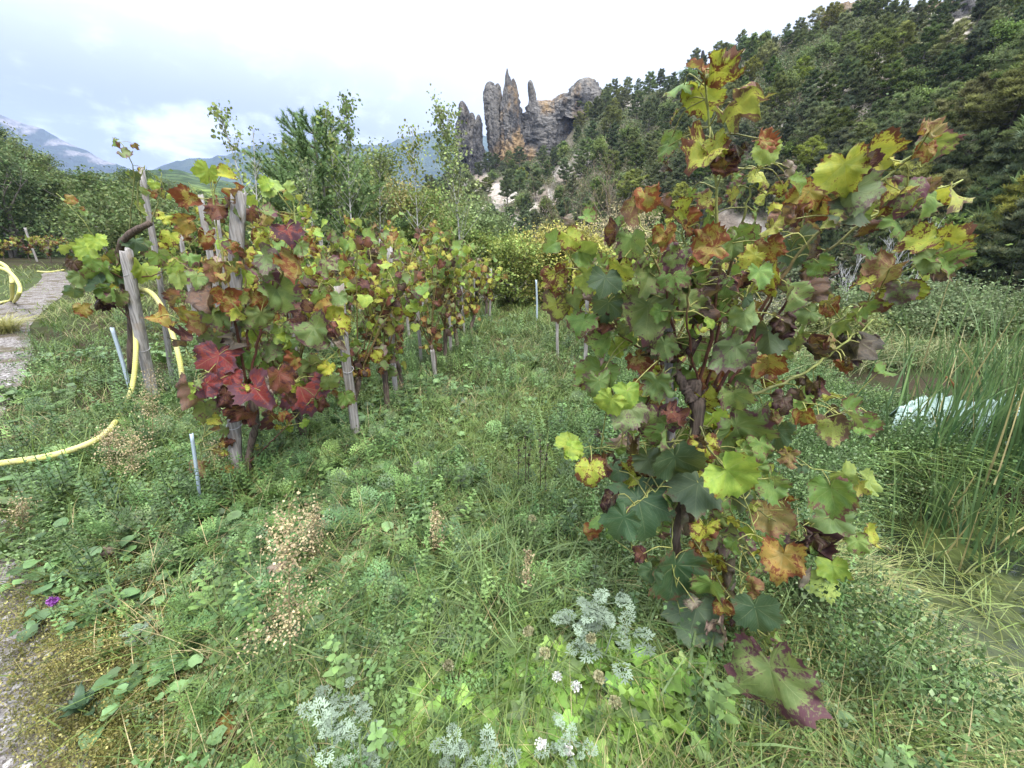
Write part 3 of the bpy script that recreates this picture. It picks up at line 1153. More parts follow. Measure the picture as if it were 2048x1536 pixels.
# scrub between the pines
rs = np.random.RandomState(5)
n = 22000
az = rs.uniform(hr.ra[0], azs([(2300, 100, 1)])[0][0], n)
q = rs.uniform(-.05, 1.02, n)
P = hr.pt(az, q)
px, py, d = proj(P)
keep = (bare_f(P) < .30) & ~((px < 1150) & (py < 300))
P = P[keep]
S = Soup()
nt = len(P)
rep = 16
pos = np.repeat(P, rep, 0) + rs.randn(nt * rep, 3) * np.array([.6, .6, .38]) + np.array([0, 0, .35])
cc = np.repeat(mixc(rs.rand(nt) ** 1.6, (0.09, 0.135, 0.05), (0.20, 0.19, 0.10)), rep, 0)
leaf_quads(pos, .34, rs, cc, S, .2)
tag(S.build("undergrowth", M_TREE), 'low scrub covering the hillside between the pines', kind='stuff')

# left wood: broadleaf trees
lp = [decid("broadleaf_tree", 9, 4.2, 9000, .27, [(0.085, 0.14, 0.045), (0.12, 0.17, 0.05), (0.065, 0.11, 0.04)][i], 60 + i, (0, 0, 0), None, base=.06, clump=.26, col2=(0.15, 0.19, 0.06)) for i in range(3)]
used = set()
rs = np.random.RandomState(8)
placed = []
k = 0
for _ in range(3000):
    if k >= 78:
        break
    az = rs.uniform(azs([(-260, 300, 1)])[0][0], azs([(520, 450, 1)])[0][0])
    q = rs.uniform(-.05, 1.0) ** 1.0
    p = hl.pt(np.array(az), np.array(q))
    px, py, d = proj(p)
    mind = 46 * (60 / d) ** .8
    if any((px - a) ** 2 + ((py - b) * 1.5) ** 2 < mind * mind for a, b in placed):
        continue
    placed.append((px, py))
    k += 1
    i = rs.randint(3)
    s_ = rs.uniform(.75, 1.05) * (0.58 if q > .7 else .84)
    up = 'at the foot' if q < .2 else ('low' if q < .45 else ('halfway up' if q < .7 else 'on the crest'))
    lk = ['round green tree', 'yellower leafy tree', 'dark leafy tree'][i]
    pl = 'at the frame edge' if px < 60 else ('above the far vine rows' if px < 230 else 'behind the leaning post and its vine')
    lab = '%s %s %s' % (lk, {'at the foot': 'at foot of left wood', 'low': 'low in the left wood', 'halfway up': 'halfway up the wood', 'on the crest': 'on crest of left wood'}[up], pl)
    grp = lk + 's ' + up + ' ' + pl
    if i not in used:
        used.add(i)
        lp[i].location = (p - [0, 0, .4]).tolist()
        lp[i].scale = (s_,) * 3
        tag(lp[i], lab, 'tree', grp)
    else:
        dup(lp[i], p - np.array([0, 0, .4]), rs.uniform(0, 6.28), s_, lab, grp)


# ------------------------------------------------------------------ grapevines
def atY(px, py, Y):
    r = ray(px, py)
    return EYE + r * (np.asarray(Y, float) / r[..., 1])[..., None]


def gpt(px, py, h=0.0):
    """point of the ground (plus h) seen at a pixel"""
    r = ray(px, py)
    t = (h - 1.5) / r[2]
    for _ in range(12):
        p = EYE + r * t
        t += ((float(H(p[0], p[1])) + h - p[2]) / r[2]) * .7
    return EYE + r * t


_LC = {}


def leafgeo(rs, na, rings, size, deep, fold, bv, bu, cr, puck):
    th = (np.arange(na) + .5) / na * 2 * math.pi - math.pi
    deg = np.degrees(th)
    r = np.zeros(na)
    wig = rs.uniform(-5, 5, 5)
    asym = rs.uniform(.9, 1.1, 5)
    for (a, A, w), sy in zip(((0, .64, 31), (52, .55, 29), (-52, .55, 29), (106, .44, 32), (-106, .44, 32)), asym):
        A = A * sy
        d = deg - a - wig[(a // 50) % 5]
        r += (A * np.exp(-(d / (w + 19 - 17 * deep)) ** 2)) ** 4
    r += (.34) ** 4
    r = r ** .25
    r *= 1 - .80 * np.clip((np.abs(deg) - 148) / 32, 0, 1) ** 1.3
    r *= 1 + .05 * np.where(np.arange(na) % 3 == 0, 1.5, -.6) * (1 if na > 30 else .3) + rs.uniform(-.035, .035, na)
    fr = np.array(rings)
    U = fr[:, None] * (r * np.sin(th))[None, :]
    Vv = fr[:, None] * (r * np.cos(th))[None, :]
    U = np.concatenate([[0.], U.ravel()])
    Vv = np.concatenate([[0.], Vv.ravel()])
    rf = np.concatenate([[0.], np.repeat(fr, na)])
    lpu, lpv = U / .58, Vv / .58
    tt = np.arctan2(U, Vv)
    w = (np.degrees(tt) + 26 + 520) % 52 - 26
    rad = np.hypot(U, Vv)
    Z = fold * np.abs(U) + puck * .5 * (1 - np.cos(w / 52 * 2 * math.pi)) * rad * sstep(.08, .42, rad) * (1 if na > 30 else 0)
    Z += (rs.uniform(.03, .10) * np.sin(tt * rs.randint(2, 5) + rs.uniform(0, 6)) + rs.uniform(.01, .035) * np.sin(tt * rs.randint(7, 12) + rs.uniform(0, 6))) * rf ** 2
    X, Y = U.copy(), Vv.copy()
    if cr > 0:
        for k in range(4):
            f = rs.uniform(5, 16, 2) * rs.choice([-1, 1], 2)
            ph = rs.uniform(0, 6)
            s_ = np.sin(U * f[0] + Vv * f[1] + ph) * rf
            Z += cr * s_ * rs.uniform(.5, 1)
            X += cr * .5 * np.cos(U * f[1] - Vv * f[0] + ph) * rf * rs.uniform(-1, 1)
            Y += cr * .4 * np.cos(U * f[0] + ph * 2) * rf * rs.uniform(-1, 1)
    # edge curl
    if bu != 0:
        k = bu
        a_ = np.clip(X * k, -2.9, 2.9)
        X2 = np.sin(a_) / k * (1 - Z * 0)
        Z = Z + (1 - np.cos(a_)) / k
        X = X2
    if bv != 0:
        a_ = np.clip(Y * bv, -2.9, 2.9)
        Y2 = np.sin(a_) / bv
        Z = Z - (1 - np.cos(a_)) / bv
        Y = Y2
    V = np.column_stack([X, Y, Z]) * size
    key = (na, len(rings))
    if key not in _LC:
        tri = [[0, 1 + (i + 1) % na, 1 + i] for i in range(na)]
        L, S_ = quads(len(rings), na, True)
        _LC[key] = (np.concatenate([np.ravel(tri), L + 1]), np.concatenate([np.full(na, 3), S_]))
    return V, _LC[key], np.column_stack([lpu, lpv]), rf


PAL = {  # base, blotch, amount, (curl, crumple)
    'Y': ((.40, .42, .06), (.12, .045, .02), .50, 1.3, .030),
    'L': ((.27, .38, .06), (.24, .14, .03), .08, 0.8, .016),
    'G': ((.15, .25, .06), (.13, .06, .045), .36, 1.2, .022),
    'D': ((.050, .10, .048), (.11, .055, .03), .22, 0.5, .012),
    'P': ((.17, .24, .08), (.12, .05, .06), .50, 1.2, .026),
    'R': ((.17, .055, .04), (.075, .03, .028), .55, 2.8, .055),
    'N': ((.26, .032, .036), (.09, .035, .045), .60, 0.8, .018),
    'O': ((.33, .24, .06), (.20, .065, .025), .60, 1.7, .038),
    'B': ((.085, .042, .035), (.04, .018, .018), .55, 3.2, .070),
    'W': ((.31, .24, .20), (.17, .115, .09), .50, 3.6, .060),
}
RING_HI = (.15, .32, .50, .68, .85, 1.0)
RING_LO = (.45, .8, 1.0)
UPV = np.array([0, sp, cp])


def add_leaf(soup, rs, org, tip, nrm, size, typ, hi=True):
    base, spot, amt, curl, crum = PAL[typ]
    if not hi:
        curl *= .55
    sgn = rs.choice([-1, 1], p=[.45, .55])
    bu = curl * rs.uniform(.6, 1.8) * sgn
    if abs(bu) > 1.6 and rs.rand() < .35:
        bu *= .55
    V, F, uv, rf = leafgeo(rs, 72 if hi else 16, RING_HI if hi else RING_LO, size, rs.uniform(0, .8) ** 1.8, rs.uniform(-.05, .45), rs.uniform(.1, 1.5) * (1.5 if typ in 'BWR' else 1), bu,
                           crum * rs.uniform(1.0, 2.6) * (1 if hi else .8), rs.uniform(.07, .16) if typ not in 'L' else .09)
    y = norm(tip)
    z = norm(nrm - y * np.dot(nrm, y))
    x = np.cross(y, z)
    W = V @ np.stack([x, y, z]) + org
    j = rs.uniform(.82, 1.18) * np.array([rs.uniform(.92, 1.08), rs.uniform(.95, 1.05), 1])
    c = np.column_stack([np.tile(np.array(base) * j, (len(V), 1)), rf])
    lp = np.column_stack([uv, np.full(len(V), rs.rand())])
    k = np.tile(np.array(list(np.array(spot) * rs.uniform(.8, 1.25)) + [np.clip(amt + rs.uniform(-.15, .15), 0, 1)]), (len(V), 1))
    soup.add(W, F, c, lp, k)


def petiole(soup, a, b, rs, r=.0017, col=(.30, .30, .09)):
    m = (a + b) / 2 + rs.randn(3) * .008 + np.array([0, 0, np.linalg.norm(a - b) * .12])
    V, F = tube(smooth_path([a, m, b], 6), np.linspace(r * 1.2, r, 7), 4, False)
    soup.add(V, F, np.array(col) * rs.uniform(.7, 1.2))


def hero_vine(root, origin, canes, leaves, Y0, rs, fill, fillpal, cane_r, leafscale=1.0, trunkpaths=()):
    """canes: list of (pts[(px,py,dY)], colour, radius)"""
    csoups, cpts = [], []
    for (pts, col, rad) in canes:
        a = np.array(pts, float)
        P = atY(a[:, 0], a[:, 1], Y0 + a[:, 2])
        P = smooth_path(P, 26)
        P[1:-1] += rs.randn(len(P) - 2, 3) * .003
        s = Soup()
        rr_ = np.linspace(rad, rad * .38, len(P))
        rr_[::5] *= 1.22
        V, F = tube(P, rr_, 7)
        tcol = np.linspace(0, 1, len(P))
        cc = mixc(np.repeat(sstep(.25, .8, tcol), 7), np.array(col), np.array((.26, .29, .08)))
        s.add(V, F, cc)
        csoups.append(s)
        cpts.append(P)
    allp = np.concatenate(cpts)
    idx = np.concatenate([np.full(len(p), i) for i, p in enumerate(cpts)])
    apx, apy, _ = proj(allp)
    S = Soup()
    for (px, py, size, ang, typ) in leaves:
        dd_ = (apx - px) ** 2 + (apy - py) ** 2
        k = int(np.argmin(dd_))
        Yc = allp[k, 1] - rs.uniform(-.02, .10)
        c = atY(px, py, Yc)
        depth = proj(c)[2]
        sz = float(size) / FPX * depth * leafscale * 1.04
        a = R(ang + rs.uniform(-12, 12))
        tip = np.array([1, 0, 0]) * math.sin(a) - UPV * math.cos(a)
        view = norm(EYE - c)
        tip = norm(tip + view * rs.uniform(-.75, .45))
        nrm = norm(view * rs.choice([1, 1, 1, -1]) + rs.randn(3) * .42 + np.array([0, 0, .45]))
        org = c - tip * sz * .22
        add_leaf(S, rs, org, tip, nrm, sz, typ)
        near = np.argsort(np.linalg.norm(allp - org, axis=1))[:6]
        q = near[rs.randint(0, 4)]
        if np.linalg.norm(allp[q] - org) < .45:
            petiole(csoups[idx[q]], allp[q], org, rs)
    for i in range(fill):
        ci = rs.randint(len(cpts))
        P = cpts[ci]
        j = int(len(P) * rs.uniform(.12, .95))
        p = P[j]
        v = norm(rs.randn(3) * np.array([1, 1, .4]) + np.array([0, .5, -.1]))
        ln = rs.uniform(.05, .12)
        org = p + v * ln + np.array([0, rs.uniform(0, .10), 0])
        tip = norm(v * .7 + np.array([0, 0, -.9]) + rs.randn(3) * .3)
        nrm = norm(np.array([0, -.7, .7]) + rs.randn(3) * .5)
        add_leaf(S, rs, org, tip, nrm, rs.uniform(.035, .108) * leafscale, fillpal[rs.randint(len(fillpal))])
        petiole(csoups[ci], p, org, rs)
    for s in csoups:
        s.build("cane", M_CANE, root, origin)
    S.build("foliage", M_LEAF, root, origin)
    s = Soup()
    for pts, rad0, rad1 in trunkpaths:
        a = np.array(pts, float)
        P = smooth_path(atY(a[:, 0], a[:, 1], Y0 + a[:, 2]), 30)
        rr_ = np.linspace(rad0, rad1, len(P)) * rs.uniform(.85, 1.25, len(P))
        V, F = tube(P, rr_, 9)
        s.add(V, F, (.1, .1, .1))
    if trunkpaths:
        s.build("trunk", M_BARK, root, origin)


BR, GR = (.11, .045, .03), (.16, .17, .06)
base_r = gpt(1368, 1285)
vine_r = empty("grapevine", base_r, 'large spotted grapevine with yellow green and brown leaves reaching above the hill skyline', 'grapevine')
canesR = [
    ([(1392, 800, .02), (1420, 680, 0), (1438, 560, -.02), (1436, 440, -.03), (1422, 280, -.03), (1408, 150, -.02)], BR, .0060),
    ([(1410, 790, .05), (1440, 640, .05), (1478, 470, .02), (1500, 390, 0), (1528, 310, 0)], BR, .0050),
    ([(1430, 790, 0), (1490, 680, 0), (1560, 560, -.02), (1650, 450, -.04), (1750, 370, -.05), (1850, 292, -.05)], BR, .0060),
    ([(1450, 780, .06), (1530, 660, .08), (1620, 540, .08), (1710, 455, .06), (1800, 405, .05), (1925, 360, .05)], BR, .0055),
    ([(1600, 690, .12), (1680, 640, .12), (1760, 585, .12), (1830, 530, .12), (1900, 490, .12)], GR, .0035),
    ([(1440, 800, .02), (1530, 780, .02), (1600, 750, .02), (1670, 700, .03), (1745, 640, .05)], GR, .0058),
    ([(1350, 740, .05), (1290, 640, .05), (1240, 575, .04), (1170, 550, .03), (1115, 470, .0)], BR, .0045),
    ([(1340, 730, .12), (1270, 690, .12), (1200, 640, .10), (1120, 600, .10)], BR, .0040),
    ([(1360, 740, .02), (1340, 620, 0), (1310, 520, -.02), (1285, 460, -.02), (1262, 405, -.02)], BR, .0045),
    ([(1380, 740, .1), (1390, 600, .1), (1372, 500, .1), (1362, 430, .1)], BR, .0045),
    ([(1398, 780, .02), (1372, 640, -.05), (1378, 560, -.06), (1352, 500, -.06)], BR, .0040),
    ([(1470, 760, .08), (1540, 600, .10), (1590, 500, .10), (1612, 420, .1)], BR, .0048),
    ([(1390, 830, 0), (1420, 900, -.05), (1480, 980, -.08), (1520, 1110, -.10), (1490, 1160, -.10)], GR, .0038),
    ([(1370, 880, .02), (1290, 890, 0), (1200, 895, 0), (1130, 890, 0)], GR, .0035),
    ([(1400, 850, .05), (1500, 880, .08), (1610, 930, .12), (1740, 960, .15)], GR, .0035),
    ([(1360, 1010, .02), (1400, 1100, 0), (1470, 1210, -.12), (1545, 1310, -.24), (1550, 1390, -.27)], GR, .0035),
    ([(1400, 860, .08), (1560, 850, .12), (1640, 840, .15), (1720, 815, .15)], GR, .0032),
    ([(1480, 1000, .1), (1580, 1060, .12), (1660, 1130, .12)], GR, .0030),
    ([(1375, 900, .0), (1330, 960, -.03), (1270, 1010, -.05)], GR, .0030),
    ([(1390, 830, .02), (1310, 940, .0), (1270, 1040, -.03), (1262, 1110, -.05)], GR, .0030),
    ([(1400, 840, .04), (1450, 980, .02), (1475, 1080, .0), (1480, 1190, -.06)], GR, .0032),
    ([(1385, 850, .0), (1350, 1000, -.03), (1345, 1110, -.06), (1360, 1230, -.08)], GR, .0032),
    ([(1400, 840, .1), (1480, 930, .12), (1560, 1000, .12), (1600, 1080, .1)], GR, .0030),
    ([(1430, 770, -.03), (1475, 640, -.06), (1520, 540, -.08), (1560, 470, -.08)], BR, .0048),
]
LR = """1402,135,62,200,O 1447,150,85,60,Y 1404,205,78,5,Y 1490,215,92,60,Y 1404,315,92,-30,Y 1437,292,50,30,Y 1477,300,48,160,B 1450,332,58,20,R
1536,285,50,60,O 1528,308,55,-30,L 1519,359,50,-10,Y 1411,402,55,-60,Y 1587,339,48,80,W 1594,374,48,40,G 1528,395,42,-50,Y 1563,380,34,-30,Y
1690,349,92,10,Y 1755,318,88,40,Y 1685,385,72,30,O 1706,400,88,20,P 1733,330,40,10,R 1784,328,48,100,Y 1858,256,52,170,O 1878,292,66,40,P 1852,305,42,-20,O
1812,396,85,0,P 1846,405,78,20,G 1912,388,80,40,Y 1862,372,34,-30,R 1790,385,55,-60,Y 1704,432,78,0,D 1733,427,42,60,G 1655,442,44,-30,Y 1609,400,75,-20,O 1640,415,66,10,O 1587,434,50,0,R
1831,488,66,-80,Y 1909,483,78,70,Y 1856,527,52,-40,G 1902,527,70,60,G 1880,549,40,10,R 1763,551,80,-40,O 1722,566,45,-80,Y 1802,590,52,0,P 1828,586,52,30,Y
1735,622,64,50,G 1677,652,66,-80,L 1655,618,44,0,O 1607,627,50,-70,G 1660,690,35,30,O 1719,705,95,10,B 1685,735,34,0,O 1768,741,38,90,G 1626,698,55,40,R 1587,690,50,-30,P 1626,776,50,10,B 1600,792,34,10,B
1104,490,50,-60,G 1143,481,50,30,Y 1177,507,60,70,G 1113,564,68,0,Y 1113,620,66,10,Y 1182,560,64,60,L 1133,441,28,-70,W 1179,437,40,70,G 1150,600,40,20,G
1260,424,66,-30,O 1294,403,55,0,O 1333,422,60,10,R 1367,427,50,60,Y 1377,449,55,30,O 1262,492,62,-10,P 1328,478,54,0,O 1243,522,34,-20,B 1411,495,75,-80,O 1475,476,55,0,G 1350,520,60,-20,P 1225,470,50,-20,R
1294,562,92,-10,P 1294,634,110,0,P 1216,620,68,-10,D 1204,648,44,-70,R 1240,545,60,10,Y 1426,620,84,10,R 1577,579,92,70,P 1621,579,66,60,R 1582,512,66,0,D 1638,515,40,60,W 1519,554,52,0,G 1450,583,60,-10,G 1480,569,46,0,R
1543,461,52,-10,Y 1567,444,50,20,R 1538,505,60,10,O 1500,520,50,-40,Y 1610,480,45,40,D 1538,681,88,10,D 1455,706,88,-40,P 1538,735,66,20,O 1490,640,60,0,G 1330,700,62,0,G 1380,610,60,20,P 1650,600,36,80,Y
1206,688,64,-20,G 1235,698,46,20,L 1196,760,84,-10,G 1201,776,70,0,G 1216,810,64,-20,L 1255,796,62,10,L 1250,830,82,-30,P 1316,779,76,20,G 1313,853,104,-10,P 1350,833,52,50,R 1406,808,64,30,Y 1479,872,122,10,P 1470,799,70,10,P 1431,845,56,20,L
1265,897,58,-10,B 1352,932,98,0,D 1133,891,60,-80,L 1150,905,46,60,L 1182,947,62,-10,Y 1211,931,54,20,R 1401,887,34,20,B 1470,958,104,40,L 1516,967,54,30,L 1548,982,66,20,G
1284,1025,128,10,D 1240,1050,80,-20,D 1252,1030,40,0,W 1216,1004,46,-30,B 1392,990,108,0,D 1373,1045,72,0,W 1450,1079,84,40,P 1411,1064,66,0,Y 1403,1102,46,0,O
1346,1155,124,-5,D 1455,1147,62,10,B 1387,1245,120,0,D 1382,1210,38,-60,W 1435,1253,50,5,W 1447,1219,44,0,O 1543,1040,82,10,O 1563,1128,84,-20,O 1624,1092,70,0,B 1602,1160,48,10,W 1514,1235,88,0,D 1480,1243,42,0,B
1665,996,90,10,G 1694,952,50,40,L 1743,967,52,40,L 1716,978,46,0,Y 1660,1050,76,0,G 1748,1074,48,60,Y 1719,1094,52,10,G 1665,1145,60,10,L 1650,1178,64,0,L 1631,1235,78,30,W
1545,1378,165,5,P 1523,1416,30,0,W 1548,838,34,0,O 1611,835,54,20,O 1553,874,64,0,D 1704,830,66,40,G 1743,840,38,70,R 1665,864,64,0,Y 1631,781,44,0,R 1577,918,42,0,O 1567,806,50,0,B 1500,1180,50,0,O 1420,1180,70,0,G 1300,1150,50,-20,D
1370,1150,60,10,G 1480,1000,50,30,D 1520,900,60,0,G 1330,880,60,0,G 1300,930,60,20,D 1440,930,60,0,G 1390,700,70,0,G 1345,760,80,0,G 1420,760,70,0,O 1490,760,60,20,G"""


def parse(s):
    out = []
    for w in s.split():
        a = w.split(',')
        out.append((float(a[0]), float(a[1]), float(a[2]), float(a[3]), a[4]))
    return out


YR = 1.20
hero_vine(vine_r, base_r, canesR, parse(LR), YR, np.random.RandomState(21), 350, "GGGYYLPPOGGRBDYDGWB", .005, 1.0,
          trunkpaths=[([(1372, 1300, .02), (1362, 1180, .03), (1352, 1060, .02), (1378, 920, .01), (1395, 830, .0), (1385, 760, .02)], .013, .024),
                      ([(1385, 800, .0), (1350, 740, .03)], .020, .012), ([(1388, 810, 0), (1430, 775, .02)], .020, .013)])

base_l = gpt(492, 960)
vine_l = empty("grapevine", base_l, 'red leaved grapevine on a split white stake beside the yellow hose', 'grapevine')
canesL = [
    ([(495, 770, 0), (472, 660, -.05), (455, 560, -.05), (432, 440, 0), (425, 360, 0)], BR, .008),
    ([(498, 765, 0), (525, 650, 0), (560, 560, 0), (592, 470, .0), (583, 390, .05)], BR, .008),
    ([(490, 790, -.03), (425, 750, -.1), (372, 700, -.1)], BR, .006),
    ([(500, 770, 0), (580, 740, -.05), (640, 725, -.05), (690, 690, -.05)], BR, .007),
    ([(500, 760, .1), (545, 690, .15), (615, 610, .15), (660, 540, .15)], BR, .007),
    ([(488, 740, .05), (410, 670, .05), (360, 640, .0)], BR, .006),
    ([(495, 700, .0), (490, 560, .05), (478, 400, .1)], BR, .007),
    ([(505, 800, -.1), (540, 780, -.2), (600, 760, -.22)], BR, .006),
    ([(495, 800, -.1), (450, 770, -.2), (410, 740, -.2)], BR, .006),
    ([(420, 830, -.1), (405, 880, -.15), (403, 930, -.15), (430, 1000, -.1)], GR, .003),
    ([(500, 925, .0), (585, 840, .15), (640, 780, .3)], BR, .005),
]
LL = """432,422,42,-20,R 457,409,32,0,R 371,457,52,-40,O 537,427,44,60,P 528,443,32,-30,O 578,468,62,20,N 544,523,66,60,P 594,536,70,0,O 651,534,54,0,P 462,495,28,0,O 482,507,24,30,R 478,518,74,0,P
459,548,64,-40,O 532,550,64,60,P 430,543,48,-20,O 562,596,80,30,P 512,602,54,0,O 487,598,40,0,Y 414,600,74,-30,R 446,602,54,0,O 498,641,50,0,P 373,637,70,-80,O 557,669,44,0,L 578,684,54,20,L 539,705,50,0,G
423,684,54,-10,P 473,684,44,30,B 434,728,90,-15,N 364,682,48,-60,R 637,671,80,30,P 687,648,38,40,Y 662,659,38,0,R 662,625,44,-40,Y 674,684,38,50,W 320,638,44,80,O 519,789,86,30,N 543,770,48,30,W 608,792,96,30,N 632,734,60,30,P
379,789,70,-10,R 420,775,52,30,N 386,785,38,-30,L 485,837,62,0,R 540,837,54,20,R 403,939,46,0,O 410,823,50,-10,P 413,352,50,-20,L 454,350,36,70,Y 478,397,46,-20,O 530,371,30,-40,L 543,376,46,30,L 581,386,42,60,L
369,400,50,-60,O 340,390,24,-30,L 680,600,36,0,G 640,600,40,0,G 605,640,50,0,R 500,720,50,0,G 590,730,50,-10,O 450,800,60,0,R 560,760,60,0,R 660,770,44,10,P 690,800,40,0,G 640,810,36,0,R 520,480,40,0,Y 600,500,36,0,G
410,480,40,0,O 500,430,36,0,R 440,640,60,0,P 400,650,50,-10,O 520,640,60,0,P 460,760,50,0,N 575,800,40,0,R 350,600,40,-30,R 395,560,40,0,P"""
hero_vine(vine_l, base_l, canesL, parse(LL), 2.32, np.random.RandomState(22), 130, "RPOPYYGNOGYRGL", .006, .98,
          trunkpaths=[([(492, 985, 0), (500, 900, .02), (512, 840, .0), (498, 780, 0)], .022, .020)])

base_p = gpt(262, 740)
vine_p = empty("grapevine", base_p, 'gnarled grapevine with green leaves tied to the leaning post by the path', 'grapevine')
canesP = [
    ([(262, 560, .1), (205, 500, 0), (165, 440, -.1), (112, 386, -.1)], GR, .006),
    ([(255, 520, .1), (262, 420, .05), (268, 340, 0), (245, 290, 0), (230, 282, 0)], GR, .006),
    ([(300, 450, 0), (318, 400, 0), (322, 345, 0)], GR, .007),
    ([(255, 560, 0), (190, 530, -.1), (150, 510, -.1)], BR, .006),
    ([(262, 590, 0), (215, 590, -.1), (165, 570, -.1)], BR, .006),
    ([(262, 560, 0), (330, 540, -.1), (400, 470, -.1)], BR, .006),
    ([(262, 640, 0), (225, 600, 0), (200, 560, 0)], BR, .006),
    ([(285, 455, .1), (275, 380, .1), (290, 330, .1)], GR, .008),
]
LP = """130,494,34,-60,L 174,504,46,0,L 195,487,36,30,L 147,530,34,0,B 205,547,50,0,G 232,559,34,0,D 147,588,32,0,D 167,622,32,0,O 212,608,44,0,B 191,574,48,-60,D 230,520,40,0,G 262,545,40,20,G 160,560,36,0,G 255,310,26,60,P 238,291,14,0,R
218,590,40,0,G 285,545,50,0,L 345,532,42,0,L 320,520,40,20,G 360,560,40,0,L 300,500,36,0,G 145,400,22,80,O 270,490,40,0,D 340,480,36,0,Y 380,520,36,10,G 240,600,40,0,P 330,440,30,0,Y 310,380,26,0,O 280,420,30,0,L 352,595,36,0,G 185,530,34,0,G"""
hero_vine(vine_p, base_p, canesP, parse(LP), 3.95, np.random.RandomState(23), 40, "GLGDYOLG", .006, 1.0,
          trunkpaths=[([(262, 745, .1), (262, 640, .1), (246, 560, .1), (240, 500, .05), (258, 470, 0), (300, 446, -.05)], .035, .026)])


def vine(name, seed, h, nl, pal, lsz=.12, nc=7, spread=.42, loc=(0, 0, 0), label=None, group=None, lo=True):
    rs = np.random.RandomState(seed)
    root = empty(name, loc, label, 'grapevine', group)
    s = Soup()
    hh = rs.uniform(.35, .6)
    P = smooth_path([(0, 0, -.05), (rs.uniform(-.04, .04), rs.uniform(-.04, .04), hh * .5), (rs.uniform(-.08, .08), rs.uniform(-.08, .08), hh)], 10)
    V, F = tube(P, np.linspace(.022, .03, len(P)) * rs.uniform(.85, 1.2, len(P)), 7)
    s.add(V, F, (.1, .1, .1))
    s.build("trunk", M_BARK, root)
    top = P[-1]
    S = Soup()
    for c in range(nc):
        a = rs.uniform(0, 6.28)
        ln = rs.uniform(.62, 1.08) * (h - hh)
        o = np.array([math.cos(a), math.sin(a), 0]) * spread * rs.uniform(.3, 1.1)
        Q = smooth_path([top, top + o * .45 + [0, 0, ln * .45], top + o * .9 + [0, 0, ln * .8], top + o * 1.3 + [0, 0, ln * rs.uniform(.75, 1.05)]], 16)
        s = Soup()
        V, F = tube(Q, np.linspace(.006, .0025, len(Q)), 5, False)
        s.add(V, F, mixc(np.repeat(np.linspace(0, 1, len(Q)), 5), np.array((.13, .06, .035)), np.array((.28, .29, .08))))
        for j in range(int(nl / nc)):
            k = int(rs.uniform(.0, 1) ** .8 * (len(Q) - 1))
            v = norm(rs.randn(3) * np.array([1, 1, .5]))
            org = Q[k] + v * rs.uniform(.04, .13)
            up = k / len(Q)
            t = pal[rs.randint(len(pal))] if rs.rand() > up * .6 else 'LYYLG'[rs.randint(5)]
            add_leaf(S, rs, org, norm(v * .6 + [0, 0, -.8] + rs.randn(3) * .35), norm(np.array([0, -.5, .8]) + rs.randn(3) * .55), lsz * rs.uniform(.55, 1.15), t, not lo)
            petiole(s, Q[k], org, rs, .0014)
        s.build("cane", M_CANE, root)
    S.build("foliage", M_LEAF, root)
    return root


def stake_mesh(h, w, seed, lean=(0, 0), flat=.6):
    rs = np.random.RandomState(seed)
    n, k = 12, 16
    z = np.linspace(-.12, h, k)
    th = np.arange(n) / n * 2 * math.pi
    X = np.sign(np.cos(th)) * np.abs(np.cos(th)) ** .45
    Y = np.sign(np.sin(th)) * np.abs(np.sin(th)) ** .45
    prof = 1 + .10 * (fbm(th[None, :] * 1.5 + seed, z[:, None] * 3 + seed, 4) - .5) * 3
    tw = (z / max(h, .1))[:, None] * rs.uniform(-.35, .35)
    x = (X[None, :] * np.cos(tw) - Y[None, :] * np.sin(tw) * flat) * w / 2 * prof
    y = (X[None, :] * np.sin(tw) + Y[None, :] * np.cos(tw) * flat) * w / 2 * prof
    x = x + lean[0] * z[:, None] + .012 * np.sin(z * 3 + seed)[:, None]
    y = y + lean[1] * z[:, None]
    zz = np.repeat(z[:, None], n, 1)
    zz[-1] += rs.uniform(-.35, .35, n) * w
    V = np.stack([x, y, zz], -1).reshape(-1, 3)
    L, S_ = quads(k, n, True)
    cv = V[-n:].mean(0) - [0, 0, w * .08]
    V = np.vstack([V, cv])
    tri = [[(k - 1) * n + i, (k - 1) * n + (i + 1) % n, k * n] for i in range(n)]
    return V, (np.concatenate([L, np.ravel(tri)]), np.concatenate([S_, np.full(n, 3)]))


def wire_ring(parent, z, r, seed, lean=(0, 0)):
    th = np.linspace(0, 2 * math.pi * 1.15, 22)
    P = np.column_stack([np.cos(th) * r + lean[0] * z, np.sin(th) * r * .8 + lean[1] * z, z + .02 * np.sin(th + seed)])
    s = Soup()
    V, F = tube(P, .0022, 5)
    s.add(V, F, (.45, .45, .46))
    s.build("wire_tie", M_PLAIN, parent)


def stake(pt, pb, Yb, w, seed, label, Yt=None, group=None, ties=(), color=None, name="wooden_stake", flat=.6, h=None):
    top = atY(pt[0], pt[1], Yt if Yt else Yb)
    if pb is None:
        bot = np.array([top[0] * 1.0, Yb, float(H(top[0], Yb))])
    else:
        bot = atY(pb[0], pb[1], Yb)
        bot[2] = float(H(bot[0], bot[1]))
        # keep the base on the sight line of its pixel as near as the weeds allow
    hh = top[2] - bot[2]
    lean = ((top[0] - bot[0]) / hh, (top[1] - bot[1]) / hh)
    root = empty(name, bot, label, 'stake', group) if ties else None
    s = Soup()
    w = w * .84
    V, F = stake_mesh(hh, w, seed, lean, flat)
    s.add(V, F, (.3, .3, .3))
    if ties:
        o = s.build("shaft", color or M_STAKE, root)
        for i, z in enumerate(ties):
            wire_ring(root, z * hh, w * .58, i, lean)
        return root
    o = s.build(name, color or M_STAKE)
    o.location = bot.tolist()
    return tag(o, label, 'stake', group)


